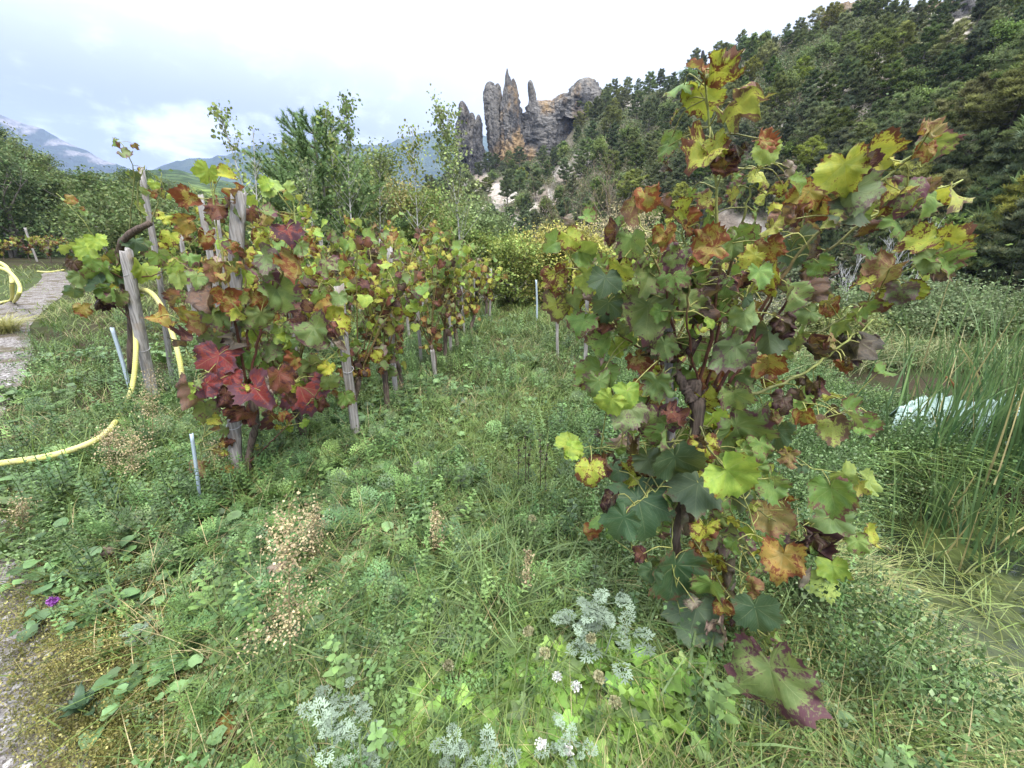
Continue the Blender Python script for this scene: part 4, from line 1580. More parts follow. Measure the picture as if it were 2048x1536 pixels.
m, t, out = new_mat("galvanised_metal")
b = principled(t, (.42, .50, .56), .55, .4)
b.inputs['Metallic'].default_value = .25
t.links.new(b.outputs[0], out.inputs[0])
M_METAL = m
stake((1343, 565), (1346, 1290), YR + .04, .030, 1, 'grey stake inside the large spotted vine, its foot on bare soil', ties=(.35, .72), flat=.8)
stake((473, 384), (464, 950), 2.36, .098, 2, 'broad split pale stake holding up the red leaved vine', ties=(.24, .6), flat=.35)
stake((249, 500), (307, 795), 3.9, .105, 3, 'thick leaning grey post with wire ties beside the yellow hose', Yt=3.86, ties=(.38, .86), flat=.8)
stake((284, 336), (300, 600), 4.4, .062, 4, 'tall thin stake rising behind the gnarled trunk', flat=.7)
stake((402, 391), (408, 560), 4.2, .072, 5, 'pale stake between the tall thin stake and the broad split one')
stake((432, 425), (440, 620), 3.6, .066, 6, 'bright flat stake just beside the broad split stake')
stake((362, 470), (376, 610), 4.9, .06, 7, 'dark short stake among green leaves past the leaning post')
stake((680, 572), (712, 895), 2.98, .082, 8, 'crooked split stake leaning next to the dark vine trunk', ties=(.5,))
stake((777, 496), (792, 800), 4.05, .064, 9, 'straight grey stake standing in the middle of the vine row', ties=(.3, .75))
stake((895, 566), (905, 722), 5.6, .05, 10, 'whitish stake at the aisle edge with a wire wrapped halfway', ties=(.45,))
stake((606, 447), (612, 540), 5.6, .055, 11, 'thin stake showing above the purple leaves behind the red vine')
stake((641, 462), (645, 560), 5.9, .06, 12, 'short stake beside a thinner one before the leafy bush')
stake((762, 478), (766, 600), 6.6, .055, 13, 'stake tip under a yellow shoot behind the straight grey stake')
stake((803, 496), (810, 600), 6.9, .055, 14, 'slanting thin stake just past the straight grey stake')
stake((925, 574), (928, 660), 7.0, .04, 15, 'small stake past the whitish aisle stake')
stake((949, 548), (950, 655), 8.4, .036, 16, 'thin pale stake left of the paired stakes at the aisle end')
stake((973, 536), (974, 655), 8.8, .07, 17, 'taller of the paired grey stakes at the aisle end')
stake((981, 538), (980, 650), 9.0, .05, 18, 'paler of the paired stakes at the aisle end')
stake((1072, 560), (1073, 660), 8.6, .045, 19, 'lone pale metal post beyond the grassy aisle', color=M_METAL, name="metal_post", flat=1.0)
stake((560, 470), (563, 560), 5.2, .05, 20, 'thin stake hidden behind the bright red leaf')
stake((836, 590), (838, 690), 5.2, .05, 21, 'dark stake in the tangle between two mid row stakes')
stake((866, 700), (872, 770), 4.7, .055, 22, 'broken stake stub low in the mid row vines')
stake((1115, 640), (1118, 700), 5.6, .05, 23, 'short stake in the vines left of the large spotted vine')
stake((1172, 600), (1175, 700), 4.4, .05, 24, 'stake just behind the left leaves of the large spotted vine')
stake((222, 655), (247, 742), 3.9, .034, 25, 'pale blue metal rod stuck slanting in weeds left of the hose', color=M_METAL, name="metal_rod", flat=1.0)
stake((380, 868), (400, 1030), 2.0, .018, 26, 'pale blue metal rod in the weeds under the red vine', color=M_METAL, name="metal_rod", flat=1.0)
i = 30
for px, py, Yd, lab in ((8, 466, 31, 'at the frame edge'), (34, 458, 32, 'second from the frame edge'), (50, 456, 26, 'standing on the grass before the far vines'), (106, 468, 33, 'in the middle of the far vines'), (193, 452, 22, 'with a bluish tube beside it'), (201, 460, 24, 'thin and brown'), (150, 466, 34, 'where the path ends')):
    stake((px, py), None, Yd, .13, i, 'far small stake beyond the path, ' + lab, group='stakes of the far vineyard')
    i += 1

MIX1, MIX2, MIX3 = "OPRYRGOPRBWG", "YGROGPOYBRG", "YYOGOBYGRW"
spots = [
    (-1.62, 2.85, 1.15, 90, MIX1, 'vine squeezed between the red leaved vine and the crooked stake'),
    (-1.22, 3.6, 1.20, 80, MIX2, 'vine filling the gap before the straight grey stake'),
    (-.95, 5.4, 1.20, 70, MIX2, 'low vine just left of the whitish aisle stake'),
    # x, y, height, leaves, palette, label
    (-1.32, 3.12, 1.25, 95, MIX1, 'dark trunked vine with mixed leaves beside the crooked split stake'),
    (-1.25, 4.15, 1.40, 100, MIX2, 'vine with green and purple leaves around the straight grey stake'),
    (-1.02, 4.95, 1.30, 90, MIX2, 'vine with brown edged leaves between the straight grey and whitish stakes'),
    (-.86, 5.85, 1.25, 80, MIX3, 'vine at the whitish aisle stake with small orange leaves'),
    (-.72, 7.0, 1.15, 70, MIX3, 'small yellowing vine near the end of the row by the aisle'),
    (-.55, 8.5, 1.10, 60, MIX3, 'last vine of the row with bare straw canes by the paired stakes'),
    (-2.35, 3.75, 1.45, 105, MIX1, 'bushy orange and purple vine right behind the red leaved vine'),
    (-2.15, 4.85, 1.45, 100, MIX2, 'vine with tall yellow shoots behind the purple leaves'),
    (-1.95, 6.0, 1.50, 95, MIX2, 'vine with lime shoots standing before the leafy bushes'),
    (-1.75, 7.2, 1.50, 90, MIX3, 'vine with pale green shoot tips before the poplar saplings'),
    (-1.5, 8.5, 1.40, 80, MIX3, 'yellow vine just before the bushes near the aisle end'),
    (-3.05, 4.9, 1.50, 100, MIX2, 'green leaved vine behind the pale and the bright flat stakes'),
    (-3.35, 5.9, 1.45, 95, MIX1, 'rust speckled vine behind the tall thin stake'),
    (-3.0, 7.0, 1.45, 85, MIX2, 'vine in the third row below the distant light field'),
    (-2.7, 8.3, 1.50, 80, MIX3, 'vine in the third row in front of the young pine'),
    (-4.9, 6.6, 1.35, 85, MIX2, 'vine behind the gnarled trunk with thin yellow shoots'),
    (-4.4, 7.8, 1.40, 80, MIX3, 'vine in the back row behind the tall thin stake'),
    (-4.0, 9.2, 1.45, 80, MIX3, 'vine in the back row left of the young pine'),
    (-3.5, 10.4, 1.5, 70, MIX3, 'farthest vine of the back row at the foot of the young pine'),
    (1.02, 2.75, 1.20, 90, MIX2, 'vine hidden behind the lower leaves of the large spotted vine'),
    (1.02, 4.25, 1.15, 85, MIX3, 'vine with orange leaves peeping out left of the large spotted vine'),
    (1.25, 5.6, 1.2, 80, "YOWBYOG", 'straw coloured vine behind the left leaves of the large spotted vine'),
    (1.35, 7.0, 1.2, 70, "YYLYOG", 'yellow vine in front of the yellow bush beyond the aisle'),
    (1.9, 5.4, 1.2, 60, MIX3, 'vine behind the centre of the large spotted vine'),
]
for i, (x, y, h, nl, pal, lab) in enumerate(spots):
    vine("grapevine", 300 + i, h * 1.38, int(nl * 1.6), pal + "Y", .115 if y < 5 else .13, 9, .50, (x, y, float(H(x, y)) - .02), lab)
vf = [vine("grapevine", 400 + k, 1.5, 110, "OOYWRGO", .2, 7, .75, (0, 0, 0), 'rust coloured vine in the far rows beyond the path', 'vines of the far rows') for k in range(2)]
rs = np.random.RandomState(31)
first = [True, True]
for row, (x0, y0, x1, y1, n) in enumerate([(-44, 27.0, -17.5, 23.5, 17), (-44, 31, -15, 27, 14)]):
    for j in range(n):
        f = (j + rs.uniform(-.15, .15)) / (n - 1)
        x, y = x0 + (x1 - x0) * f, y0 + (y1 - y0) * f
        b_ = rs.randint(2)
        lab = ['rust coloured vine in the front one of the far rows beyond the path', 'rust coloured vine in the back one of the far rows beyond the path'][row]
        grp = ['vines of the front far row', 'vines of the back far row'][row]
        if first[b_]:
            first[b_] = False
            vf[b_].location = (x, y, float(H(x, y)))
            tag(vf[b_], lab, None, grp)
        else:
            dup(vf[b_], (x, y, float(H(x, y))), rs.uniform(0, 6), rs.uniform(.85, 1.1), lab, grp)

# ------------------------------------------------------------------ nearer trees and bushes
def young_pine(loc, h, r, seed, label):
    rs = np.random.RandomState(seed)
    root = empty("pine_tree", loc, label, 'tree')
    s = Soup()
    k = 8
    z = np.linspace(-.3, h, k)
    P = np.column_stack([rs.randn(k) * .02, rs.randn(k) * .02, z])
    V, F = tube(P, np.linspace(.07, .012, k), 7)
    s.add(V, F, (.1, .1, .1))
    axs = [(P[-3:], 1.0)]
    zz = .9
    while zz < h * .96:
        f = zz / h
        nb = rs.randint(5, 8)
        a0 = rs.rand() * 6
        for i in range(nb):
            a = a0 + i * 6.28 / nb + rs.uniform(-.25, .25)
            ln = r * 1.15 * (1.06 - f) ** 1.0 * rs.uniform(.7, 1.15) + .16
            up = .35 + .6 * f
            d = np.array([math.cos(a), math.sin(a), 0])
            q = np.linspace(0, 1, 6)[:, None]
            B = np.array([0, 0, zz]) + d * ln * q + np.array([0, 0, 1]) * ln * up * q ** 1.6
            V, F = tube(B, np.linspace(.018, .006, 6), 4, False)
            s.add(V, F, (.1, .1, .1))
            axs.append((B[1:], 1.0))
            for j in range(int(4 + 7 * (1 - f))):
                kk_ = rs.uniform(.3, .95)
                b0 = np.array([np.interp(kk_ * 5, range(6), B[:, c]) for c in range(3)])
                sd = np.array([-d[1], d[0], 0]) * rs.choice([-1, 1])
                l2 = ln * (1 - kk_ * .6) * .5
                B2 = b0 + (d * .6 + sd * .7 + np.array([0, 0, up * .8])) * l2 * np.linspace(0, 1, 4)[:, None]
                V, F = tube(B2, np.linspace(.009, .004, 4), 3, False)
                s.add(V, F, (.1, .1, .1))
                axs.append((B2, .9))
        zz += rs.uniform(.24, .34)
    s.build("trunk", M_TRUNK, root)
    pos, dirs = [], []
    for B, w in axs:
        L_ = np.linalg.norm(np.diff(B, axis=0), axis=1).sum()
        m_ = int(L_ * 420 * w) + 20
        q = rs.uniform(0, len(B) - 1.001, m_)
        i0 = q.astype(int)
        fr = (q - i0)[:, None]
        pos.append(B[i0] * (1 - fr) + B[i0 + 1] * fr)
        dirs.append(norm(B[i0 + 1] - B[i0]))
    pos = np.concatenate(pos)
    dirs = np.concatenate(dirs)
    n = len(pos)
    y = norm(dirs * .7 + rs.randn(n, 3) * .45)
    x = norm(np.cross(y, rs.randn(n, 3)))
    z_ = np.cross(x, y)
    Mx = np.stack([x, y, z_], -1) * (rs.uniform(.08, .13, n))[:, None, None]
    s = Soup()
    c = np.tile(np.array([.19, .29, .11]), (n, 1)) * rs.uniform(.7, 1.35, (n, 1))
    s.inst((np.array([[-.06, 0, 0], [.06, 0, 0], [0, 1, 0]]), np.array([0, 1, 2]), np.array([3])), Mx, pos, c)
    s.build("crown", M_NEEDLE, root, smooth=False)
    return root


def XY(px, py, Y):
    p = atY(px, py, Y)
    return p


def ground_at(px, Y):
    x = float(atY(px, 500, Y)[0])
    return (x, Y, float(H(x, Y)))


def top_h(px, py, Y):
    return float(atY(px, py, Y)[2]) - ground_at(px, Y)[2]


def sapling(px_top, py_top, px_base, Y, seed, n, label, lsize=.07, curve=0.0, crown=.45, col=(.20, .27, .09)):
    """young poplar: slender stem, short upswept twigs, sparse round leaves"""
    rs = np.random.RandomState(seed)
    b = np.array(ground_at(px_base, Y))
    tp = atY(px_top, py_top, Y)
    root = empty("poplar_sapling", b, label, 'tree')
    mid = (b + tp) / 2
    mid[0] += (b[0] - tp[0]) * .25 + curve
    P = smooth_path([b - [0, 0, .1], b * .7 + mid * .3 + [0, 0, 0], mid, mid * .4 + tp * .6, tp], 40) - b
    s = Soup()
    hh = P[-1, 2]
    V, F = tube(P, np.linspace(.028, .003, len(P)), 6)
    s.add(V, F, (.1, .1, .1))
    pts = []
    for i in range(int(16 + hh * 11)):
        k = int(rs.uniform(.18, .97) * (len(P) - 1))
        f = k / len(P)
        a = rs.uniform(0, 6.28)
        ln = crown * (1.15 - f) * rs.uniform(.5, 1.3) + .08
        d = np.array([math.cos(a), math.sin(a), rs.uniform(.7, 1.5)])
        B = P[k] + d * ln * np.linspace(0, 1, 5)[:, None] + np.array([0, 0, .15]) * ln * (np.linspace(0, 1, 5)[:, None] ** 2)
        V, F = tube(B, np.linspace(.007, .002, 5), 4, False)
        s.add(V, F, (.1, .1, .1))
        pts.append(B[1:])
    s.build("trunk", M_PALE, root)
    pts.append(P[int(len(P) * .45):])
    pts = np.concatenate(pts)
    n = int(n * 2.6)
    k = (rs.rand(n) ** 1.25 * len(pts)).astype(int)
    pos = pts[k] + rs.randn(n, 3) * .06
    th = np.arange(6) / 6 * 6.283
    T = (np.column_stack([np.cos(th) * .45, np.sin(th) * .5 + .5, np.cos(th * 2) * .05]), np.arange(6), np.array([6]))
    c = np.tile(np.array(col), (n, 1)) * rs.uniform(.6, 1.4, (n, 1)) * rs.uniform(.9, 1.1, (n, 3))
    s = Soup()
    s.inst(T, axes(n, rs) * (lsize * rs.uniform(.5, 1.1, n))[:, None, None], pos, c)
    s.build("crown", M_TREE, root)
    return root


g = ground_at(662, 11)
young_pine(g, top_h(655, 238, 11), 2.15, 5, 'young pine with upturned shoots rising between the vines and blue ridge')
g = ground_at(720, 13.5)
young_pine(g, top_h(735, 335, 13.5), 1.5, 6, 'smaller pine half hidden in the bushes beside the young pine')
sapling(690, 192, 705, 9.6, 11, 520, 'tall poplar sapling with sparse round leaves beside the young pine')
sapling(648, 208, 690, 10.4, 12, 260, 'thin poplar sapling leaning toward the top of the young pine', crown=.3)
sapling(438, 215, 512, 8.4, 13, 260, 'bowed poplar sapling arching against the dark cloud', .07, .10, .28)
sapling(505, 250, 518, 9.0, 14, 130, 'short thin poplar shoot next to the bowed one', .06, 0, .2)
sapling(824, 252, 838, 10.0, 15, 420, 'slender poplar sapling between the bushes and the rock needles', .065, 0, .5, (.22, .27, .09))
sapling(882, 213, 920, 9.2, 16, 900, 'tallest poplar sapling in front of the double pointed pinnacle', .065, .05, .62, (.20, .27, .09))
sapling(758, 300, 760, 10.6, 17, 500, 'leafy poplar sapling behind the mid row stakes', .065, 0, .55)
sapling(612, 330, 628, 9.2, 18, 350, 'small leafy poplar sapling at the left side of the young pine', .065, 0, .5)


def bush(px, top, Y, cr_, n, ls, col, seed, label, col2=None, name="bush", cat='bush', base=.03, clump=.26, group=None):
    g = ground_at(px, Y)
    col = np.array(col) * 1.6
    col2 = None if col2 is None else np.array(col2) * 1.25
    return decid(name, top_h(px, top - 45, Y), cr_ * 1.2, int(n * 1.8), ls * 1.15, col, seed, g, label, cat, group, None, base, .4, None, col2, clump)


bush(640, 345, 13.0, 1.7, 15000, .075, (.07, .115, .035), 71, 'dense green bush spreading around the foot of the young pine', (.15, .18, .05))
bush(742, 330, 14.5, 1.6, 13000, .08, (.085, .13, .04), 72, 'rounded green bush between two poplar saplings', (.14, .17, .05))
bush(812, 395, 12.5, 1.3, 10000, .07, (.13, .16, .05), 73, 'bush with a few orange tinted tips below the slender sapling', (.25, .18, .06))
bush(880, 425, 12.0, 1.2, 10000, .065, (.10, .15, .045), 74, 'green bush around the stem of the tallest sapling', (.16, .19, .06))
bush(950, 450, 13.0, 1.3, 10000, .07, (.085, .13, .04), 75, 'shady green bush behind the paired stakes', (.14, .18, .05))
bush(1020, 510, 11.5, 1.0, 7000, .065, (.10, .15, .045), 76, 'low green bush between the aisle end and the yellow bush', (.17, .2, .06))
bush(1085, 490, 12.0, 1.1, 6500, .07, (.27, .29, .06), 77, 'yellow leaved bush behind the lone metal post', (.36, .33, .07))
bush(1140, 510, 11.5, .9, 5000, .07, (.20, .24, .06), 78, 'yellow green bush touching the left leaves of the large vine', (.32, .3, .07))
bush(570, 420, 12.0, 1.2, 8000, .075, (.06, .10, .035), 79, 'dark bush behind the stakes left of the young pine', (.12, .15, .05))
bush(470, 455, 15, 1.8, 8000, .10, (.075, .115, .035), 80, 'bush at the back of the vines under the bowed sapling', (.14, .17, .05))
bush(380, 440, 20, 2.6, 9000, .13, (.06, .10, .03), 81, 'broad bush at the back edge of the vineyard before the light field', (.12, .15, .05))
bush(300, 420, 26, 3.2, 9000, .17, (.06, .10, .03), 82, 'broad dark bush where the left wood meets the vineyard', (.1, .13, .04))
bush(1240, 455, 15, 1.4, 4500, .07, (.20, .18, .10), 83, 'thin greyish shrub at the foot of the bare lichen tree', (.26, .24, .10))
bush(1330, 500, 16, 2.0, 9000, .09, (.075, .11, .04), 84, 'bush hidden behind the centre of the large spotted vine', (.12, .15, .06))
bush(1450, 540, 15, 1.8, 6000, .09, (.07, .10, .045), 85, 'dark bush seen through the upper canes of the large vine', (.13, .15, .07))
bush(1850, 610, 8.0, 1.45, 14000, .045, (.10, .14, .055), 86, 'wide grey green bush above the netting', (.17, .20, .09))
bush(1690, 665, 7.6, .85, 6000, .045, (.12, .16, .06), 87, 'lower leafy bush between the large vine and the wide bush', (.2, .22, .09))
bush(1995, 660, 7.4, 1.1, 8000, .05, (.09, .14, .045), 88, 'green bush at the frame edge behind the reeds', (.15, .19, .07))
bush(1560, 640, 8.6, 1.0, 3500, .045, (.12, .13, .08), 89, 'thin twiggy bush behind the lower right canes of the vine', (.2, .19, .11))


def bare_tree(px, top, Y, seed, col_mat, label, spread=.55, r=.07):
    rs = np.random.RandomState(seed)
    g = ground_at(px, Y)
    h = top_h(px, top, Y)
    root = empty("bare_tree", g, label, 'tree')
    limbs, tips = [], []
    for q in range(3):
        d = norm(np.array([rs.uniform(-.3, .3), rs.uniform(-.3, .3), 1]))
        grow(rs, np.zeros(3) - [0, 0, .1], d, h * .5, r, 5, 5, limbs, tips, spread, .30, .66, (2, 4))
    mz = max(P[:, 2].max() for P, Q in limbs)
    s, s2 = Soup(), Soup()
    k = h / mz
    for P, Q in limbs:
        V, F = tube(P * k, np.maximum(Q * .75, .004), 4, False)
        s.add(V, F, (.1, .1, .1))
    s.build("trunk", col_mat, root)
    return root


M_LICHEN = wood_mat("lichen_bark", (0.10, 0.08, 0.06), (0.22, 0.18, 0.13), (0.36, 0.27, 0.08), .3)
bare_tree(1215, 300, 17, 3, M_LICHEN, 'leafless tree crusted with orange lichen against the pine slope', .5, .10)
M_DEADWHITE = wood_mat("dead_white_bark", (0.42, 0.41, 0.39), (0.62, 0.61, 0.59), (0.5, 0.48, 0.44), .3)
bare_tree(1760, 435, 18, 7, M_DEADWHITE, 'dead white leafless tree behind the outer right shoots', .32, .045)
for i, (px, top, Y, sca) in enumerate([(1985, 330, 27, 1.5), (2060, 260, 24, 1.6), (1925, 420, 30, 1.2), (2120, 300, 21, 1.7)]):
    g = ground_at(px, Y)
    hh = top_h(px, top, Y)
    dup(protos[[2, 4, 0, 4][i]], g, i * 1.7, hh / 6.2, ['tall pine with bare lower trunk above the reeds', 'tallest pine cut by the frame edge above the reeds', 'dark pine standing in shade above the wide grey green bush', 'big pine outside the wide bush at the far frame edge'][i], 'x')
    o = [q for q in sc.objects if q.get('group') == 'x'][-1]
    del o['group']

# ------------------------------------------------------------------ ground cover (uncountable: one object per kind)
EDGE = [.12]


def ivy_zone(x, y):
    return np.clip(1.3 * gauss(x, y, .28, .90, .34, .16) + .7 * gauss(x, y, .05, .78, .3, .1), 0, 1)


def net_zone(x, y):
    return (x > 3.95) & (y > 3.55) & (y < 5.6)


def scatter(n, rs, r0=.45, r1=14.0, a0=-62, a1=62, w=None, p=1.0):
    r = r0 * (r1 / r0) ** (rs.rand(n) ** p)
    a = np.radians(rs.uniform(a0, a1, n))
    x, y = r * np.sin(a), r * np.cos(a)
    keep = np.ones(n, bool)
    if w is not None:
        keep = rs.rand(n) < w(x, y)
    keep &= pond_f(x, y) < .35
    keep &= path_d(x, y) > -EDGE[0] * rs.rand(n)
    keep &= ~net_zone(x, y)
    if EDGE[0] < .2:
        keep &= (rs.rand(n) > .62 * ochre_zone(x, y)) & (rs.rand(n) > .85 * ivy_zone(x, y))
    keep &= np.hypot(x - .66, y - 1.22) > .04
    return x[keep], y[keep]


def patch(x, y, s, o, lo, hi):
    return sstep(lo, hi, fbm(x * s + o, y * s + o * 1.7, 3))


def gauss(x, y, cx, cy, rx, ry):
    return np.exp(-(((x - cx) / rx) ** 2 + ((y - cy) / ry) ** 2))


def aisle(x, y):
    return np.exp(-((x - (-.05 + .10 * (y - 2.0))) / (.42 + .05 * y)) ** 2) * sstep(1.9, 2.8, y)


def ochre_zone(x, y):
    return np.clip(1.1 * gauss(x, y, -1.62, .98, .52, .30) + gauss(x, y, -1.95, 1.4, .3, .2) * .6 + gauss(x, y, -.95, .76, .4, .12), 0, 1)


def rightgrass(x, y):
    return sstep(.75, 1.05, x) * sstep(2.4, 1.2, y)


def blades(soup, x, y, z, h, lean, cur, w, col, rs, seg=4, az=None):
    m = len(x)
    a = rs.uniform(0, 6.283, m) if az is None else az
    dx, dy = np.cos(a), np.sin(a)
    tw = rs.uniform(-.8, .8, m)
    sx, sy = -np.sin(a + tw), np.cos(a + tw)
    s = np.linspace(0, 1, seg + 1)
    horiz = (lean[:, None] * s + cur[:, None] * s ** 2) * h[:, None]
    vert = h[:, None] * (s - .45 * np.clip(cur[:, None], 0, 2) * s ** 2.2)
    ww = (w[:, None] * np.array([.75, 1.0, .85, .6, .0] if seg == 4 else np.linspace(1, 0, seg + 1) ** .6)) / 2
    cx_ = x[:, None] + dx[:, None] * horiz
    cy_ = y[:, None] + dy[:, None] * horiz
    cz_ = z[:, None] + vert
    A = np.stack([cx_ - sx[:, None] * ww, cy_ - sy[:, None] * ww, cz_], -1)
    B = np.stack([cx_ + sx[:, None] * ww, cy_ + sy[:, None] * ww, cz_ + ww * .3], -1)
    V = np.stack([A, B], 2).reshape(m, -1, 3)
    n = 2 * (seg + 1)
    q = np.array([[2 * i, 2 * i + 1, 2 * i + 3, 2 * i + 2] for i in range(seg)]).ravel()
    L = (q[None, :] + (np.arange(m) * n)[:, None]).ravel()
    C = np.repeat(col[:, None, :], n, 1)
    tipf = np.repeat(s, 2)[None, :, None]
    C = C * (1 - .0 * tipf) + tipf ** 2 * np.array([.05, .035, .0])
    soup.add(V.reshape(-1, 3), (L, np.full(m * seg, 4)), C.reshape(-1, 3))


def tufts(name, n, rs, w, nb, h, wd, c1, c2, label, r0=.45, r1=14, cur=(.2, 1.1), spread=.035, p=1.0, a0=-62, a1=62, mat=None):
    x, y = scatter(n, rs, r0, r1, a0, a1, w, p)
    m = len(x)
    r = np.hypot(x, y)
    X = np.repeat(x, nb) + rs.randn(m * nb) * spread * np.repeat(1 + .12 * r, nb)
    Y = np.repeat(y, nb) + rs.randn(m * nb) * spread * np.repeat(1 + .12 * r, nb)
    az = np.repeat(rs.uniform(0, 6.28, m), nb) + rs.randn(m * nb) * 1.1
    hs = np.repeat(rs.uniform(.6, 1.2, m), nb) * rs.uniform(h[0], h[1], m * nb)
    hs *= sstep(-.1, .25, path_d(X, Y)) * .6 + .4
    near = np.repeat(r, nb)
    col = mixc(np.clip(np.repeat(rs.rand(m), nb) + rs.uniform(-.3, .3, m * nb), 0, 1), np.array(c1), np.array(c2)) * rs.uniform(.7, 1.3, (m * nb, 1))
    S = Soup()
    blades(S, X, Y, H(X, Y) - .01, hs, rs.uniform(.0, .5, m * nb), rs.uniform(cur[0], cur[1], m * nb), rs.uniform(wd[0], wd[1], m * nb) * (1 + .14 * near), col, rs, az=az)
    return tag(S.build(name, mat or M_GRASS), label, kind='stuff')


rs = np.random.RandomState(50)
GREEN, DGREEN, STRAW, BLUEG = (.13, .20, .05), (.07, .125, .035), (.42, .36, .20), (.12, .20, .09)
tufts("grass", 13000, rs, lambda x, y: np.clip(.20 + .9 * aisle(x, y) + .6 * patch(x, y, 1.2, 5, .5, .6) * sstep(1.2, 2.2, y), 0, 1), 13, (.12, .32), (.003, .006), GREEN, DGREEN, 'green grass blades growing through the weeds and along the aisle')
tufts("dry_grass", 8000, rs, lambda x, y: np.clip(.14 + .55 * patch(x, y, 1.1, 9, .5, .62) + .4 * aisle(x, y) * patch(x, y, 2, 2, .4, .6) + .15 * rightgrass(x, y), 0, 1), 10, (.10, .30), (.0016, .0035), STRAW, (.26, .20, .09), 'thin dry straw stalks mixed into the grass', cur=(.3, 1.5))
tufts("bank_grass", 3300, rs, lambda x, y: rightgrass(x, y) * patch(x, y, 2.2, 15, .35, .5), 16, (.14, .32), (.0025, .005), (.15, .23, .07), (.32, .32, .13), 'long pale grass hanging down the pond bank', r0=.9, r1=4.0, a0=12, a1=72, cur=(.8, 1.7))
tufts("bank_grass", 3600, rs, lambda x, y: sstep(2.0, 2.9, x) * sstep(2.6, 3.4, y) * sstep(5.2, 4.2, y), 14, (.15, .34), (.005, .010), (.13, .24, .07), (.20, .30, .09), 'fresh broad bladed grass on the far bank of the pond', r0=3.0, r1=9.0, a0=25, a1=66, cur=(.5, 1.4), spread=.06)
tufts("tall_grass", 5200, rs, lambda x, y: sstep(1.6, 3.2, x) * sstep(5.0, 6, y) * (1 - .0 * x), 10, (.30, .65), (.004, .008), (.30, .28, .14), (.16, .22, .08), 'tall seeding grass and weeds between the vine and the far bushes', r0=5, r1=16, a0=10, a1=66, spread=.09)
tufts("tall_grass", 5200, rs, lambda x, y: sstep(6, 9, y) * sstep(2.5, 0, x - .1 * y), 9, (.15, .4), (.004, .008), GREEN, (.22, .24, .09), 'grass between the vine rows and beyond the aisle', r0=5, r1=34, spread=.10)
# dark wide blades between fern and vine foot
tufts("wide_grass", 1600, rs, lambda x, y: np.clip(gauss(x, y, .12, 1.45, .45, .42) * 1.1 + gauss(x, y, .45, .95, .3, .2) * .5, 0, 1), 12, (.16, .34), (.006, .010), (.10, .17, .06), (.13, .21, .08), 'wide bladed arching grass left of the large vine', r0=.7, r1=3.2, a0=-35, a1=40, cur=(.7, 1.5))

# ferny leaves of wild carrot and yarrow
def frond(rs, L=.15, pairs=9):
    V, F = [], []

    def leaf(p, d, up, ln, w):
        s = np.cross(d, up)
        i = len(V)
        V.extend([p, p + d * ln * .5 + s * w, p + d * ln, p + d * ln * .5 - s * w])
        F.append([i, i + 1, i + 2, i + 3])
    up = np.array([0, 0, 1.])
    for k in range(pairs + 1):
        f = (k + 1.2) / (pairs + 1.2)
        y = f * L
        c = np.array([0, y, math.sin(f * 2.2) * L * .38 - f * f * L * .12])
        pl = L * .40 * math.sin(min(1, (1 - f) * 1.15 + .12) * 1.5) * (.75 if f < .25 else 1)
        sides = (-1, 1) if k < pairs else (0,)
        for sd in sides:
            d = norm(np.array([sd * .85, .55, .12])) if sd else np.array([0, 1., -.1])
            for q in range(4):
                b = c + d * pl * (q + .4) / 4.2
                s2 = np.cross(d, up)
                for s3 in (-1, 1):
                    dd = norm(d * .6 + s2 * s3 * .75 + rs.randn(3) * .15)
                    leaf(b, dd, up, pl * .34 * (1.1 - q * .16), pl * .085)
            leaf(c + d * pl * .8, d, up, pl * .34, pl * .09)
    # rachis
    i = len(V)
    for f in np.linspace(0, 1, 4):
        c = np.array([0, f * L, math.sin(f * 2.2) * L * .38 - f * f * L * .12])
        V.extend([c - [.0012, 0, 0], c + [.0012, 0, 0]])
    for k in range(3):
        F.append([i + 2 * k, i + 2 * k + 1, i + 2 * k + 3, i + 2 * k + 2])
    return np.array(V), np.ravel(F), np.full(len(F), 4)


def clump_scatter(name, T, n, rs, w, per, size, tilt, cols, label, r0=.45, r1=8, a0=-62, a1=62, spread=.02, hgt=(0, .03), mat=None, grow_r=.10, p=1.0):
    """T: list of templates; each clump carries `per` of them radiating outwards"""
    x, y = scatter(n, rs, r0, r1, a0, a1, w, p)
    S = Soup()
    which = rs.randint(0, len(T), len(x))
    for ti in range(len(T)):
        X, Y = x[which == ti], y[which == ti]
        m = len(X)
        if m == 0:
            continue
        r = np.repeat(np.hypot(X, Y), per)
        a = np.repeat(rs.uniform(0, 6.28, m), per) + np.tile(np.arange(per) * 2.4, m) + rs.randn(m * per) * .3
        tl = rs.uniform(tilt[0], tilt[1], m * per)
        sz = rs.uniform(size[0], size[1], m * per) * (1 + grow_r * r) * np.repeat(rs.uniform(.75, 1.2, m), per)
        Mx = rotz(a) @ rotx(tl) * sz[:, None, None]
        px_ = np.repeat(X, per) + rs.randn(m * per) * spread
        py_ = np.repeat(Y, per) + rs.randn(m * per) * spread
        pz_ = H(px_, py_) + rs.uniform(hgt[0], hgt[1], m * per)
        cw = np.clip(np.repeat(rs.rand(m), per) + rs.uniform(-.15, .15, m * per), 0, 1)
        c = mixc(cw, np.array(cols[0]), np.array(cols[1])) * rs.uniform(.7, 1.3, (m * per, 1)) * np.repeat(rs.uniform(.6, 1.35, (m, 1)), per, 0)
        S.inst(T[ti], Mx, np.column_stack([px_, py_, pz_]), c)
    return tag(S.build(name, mat or M_HERB), label, kind='stuff')


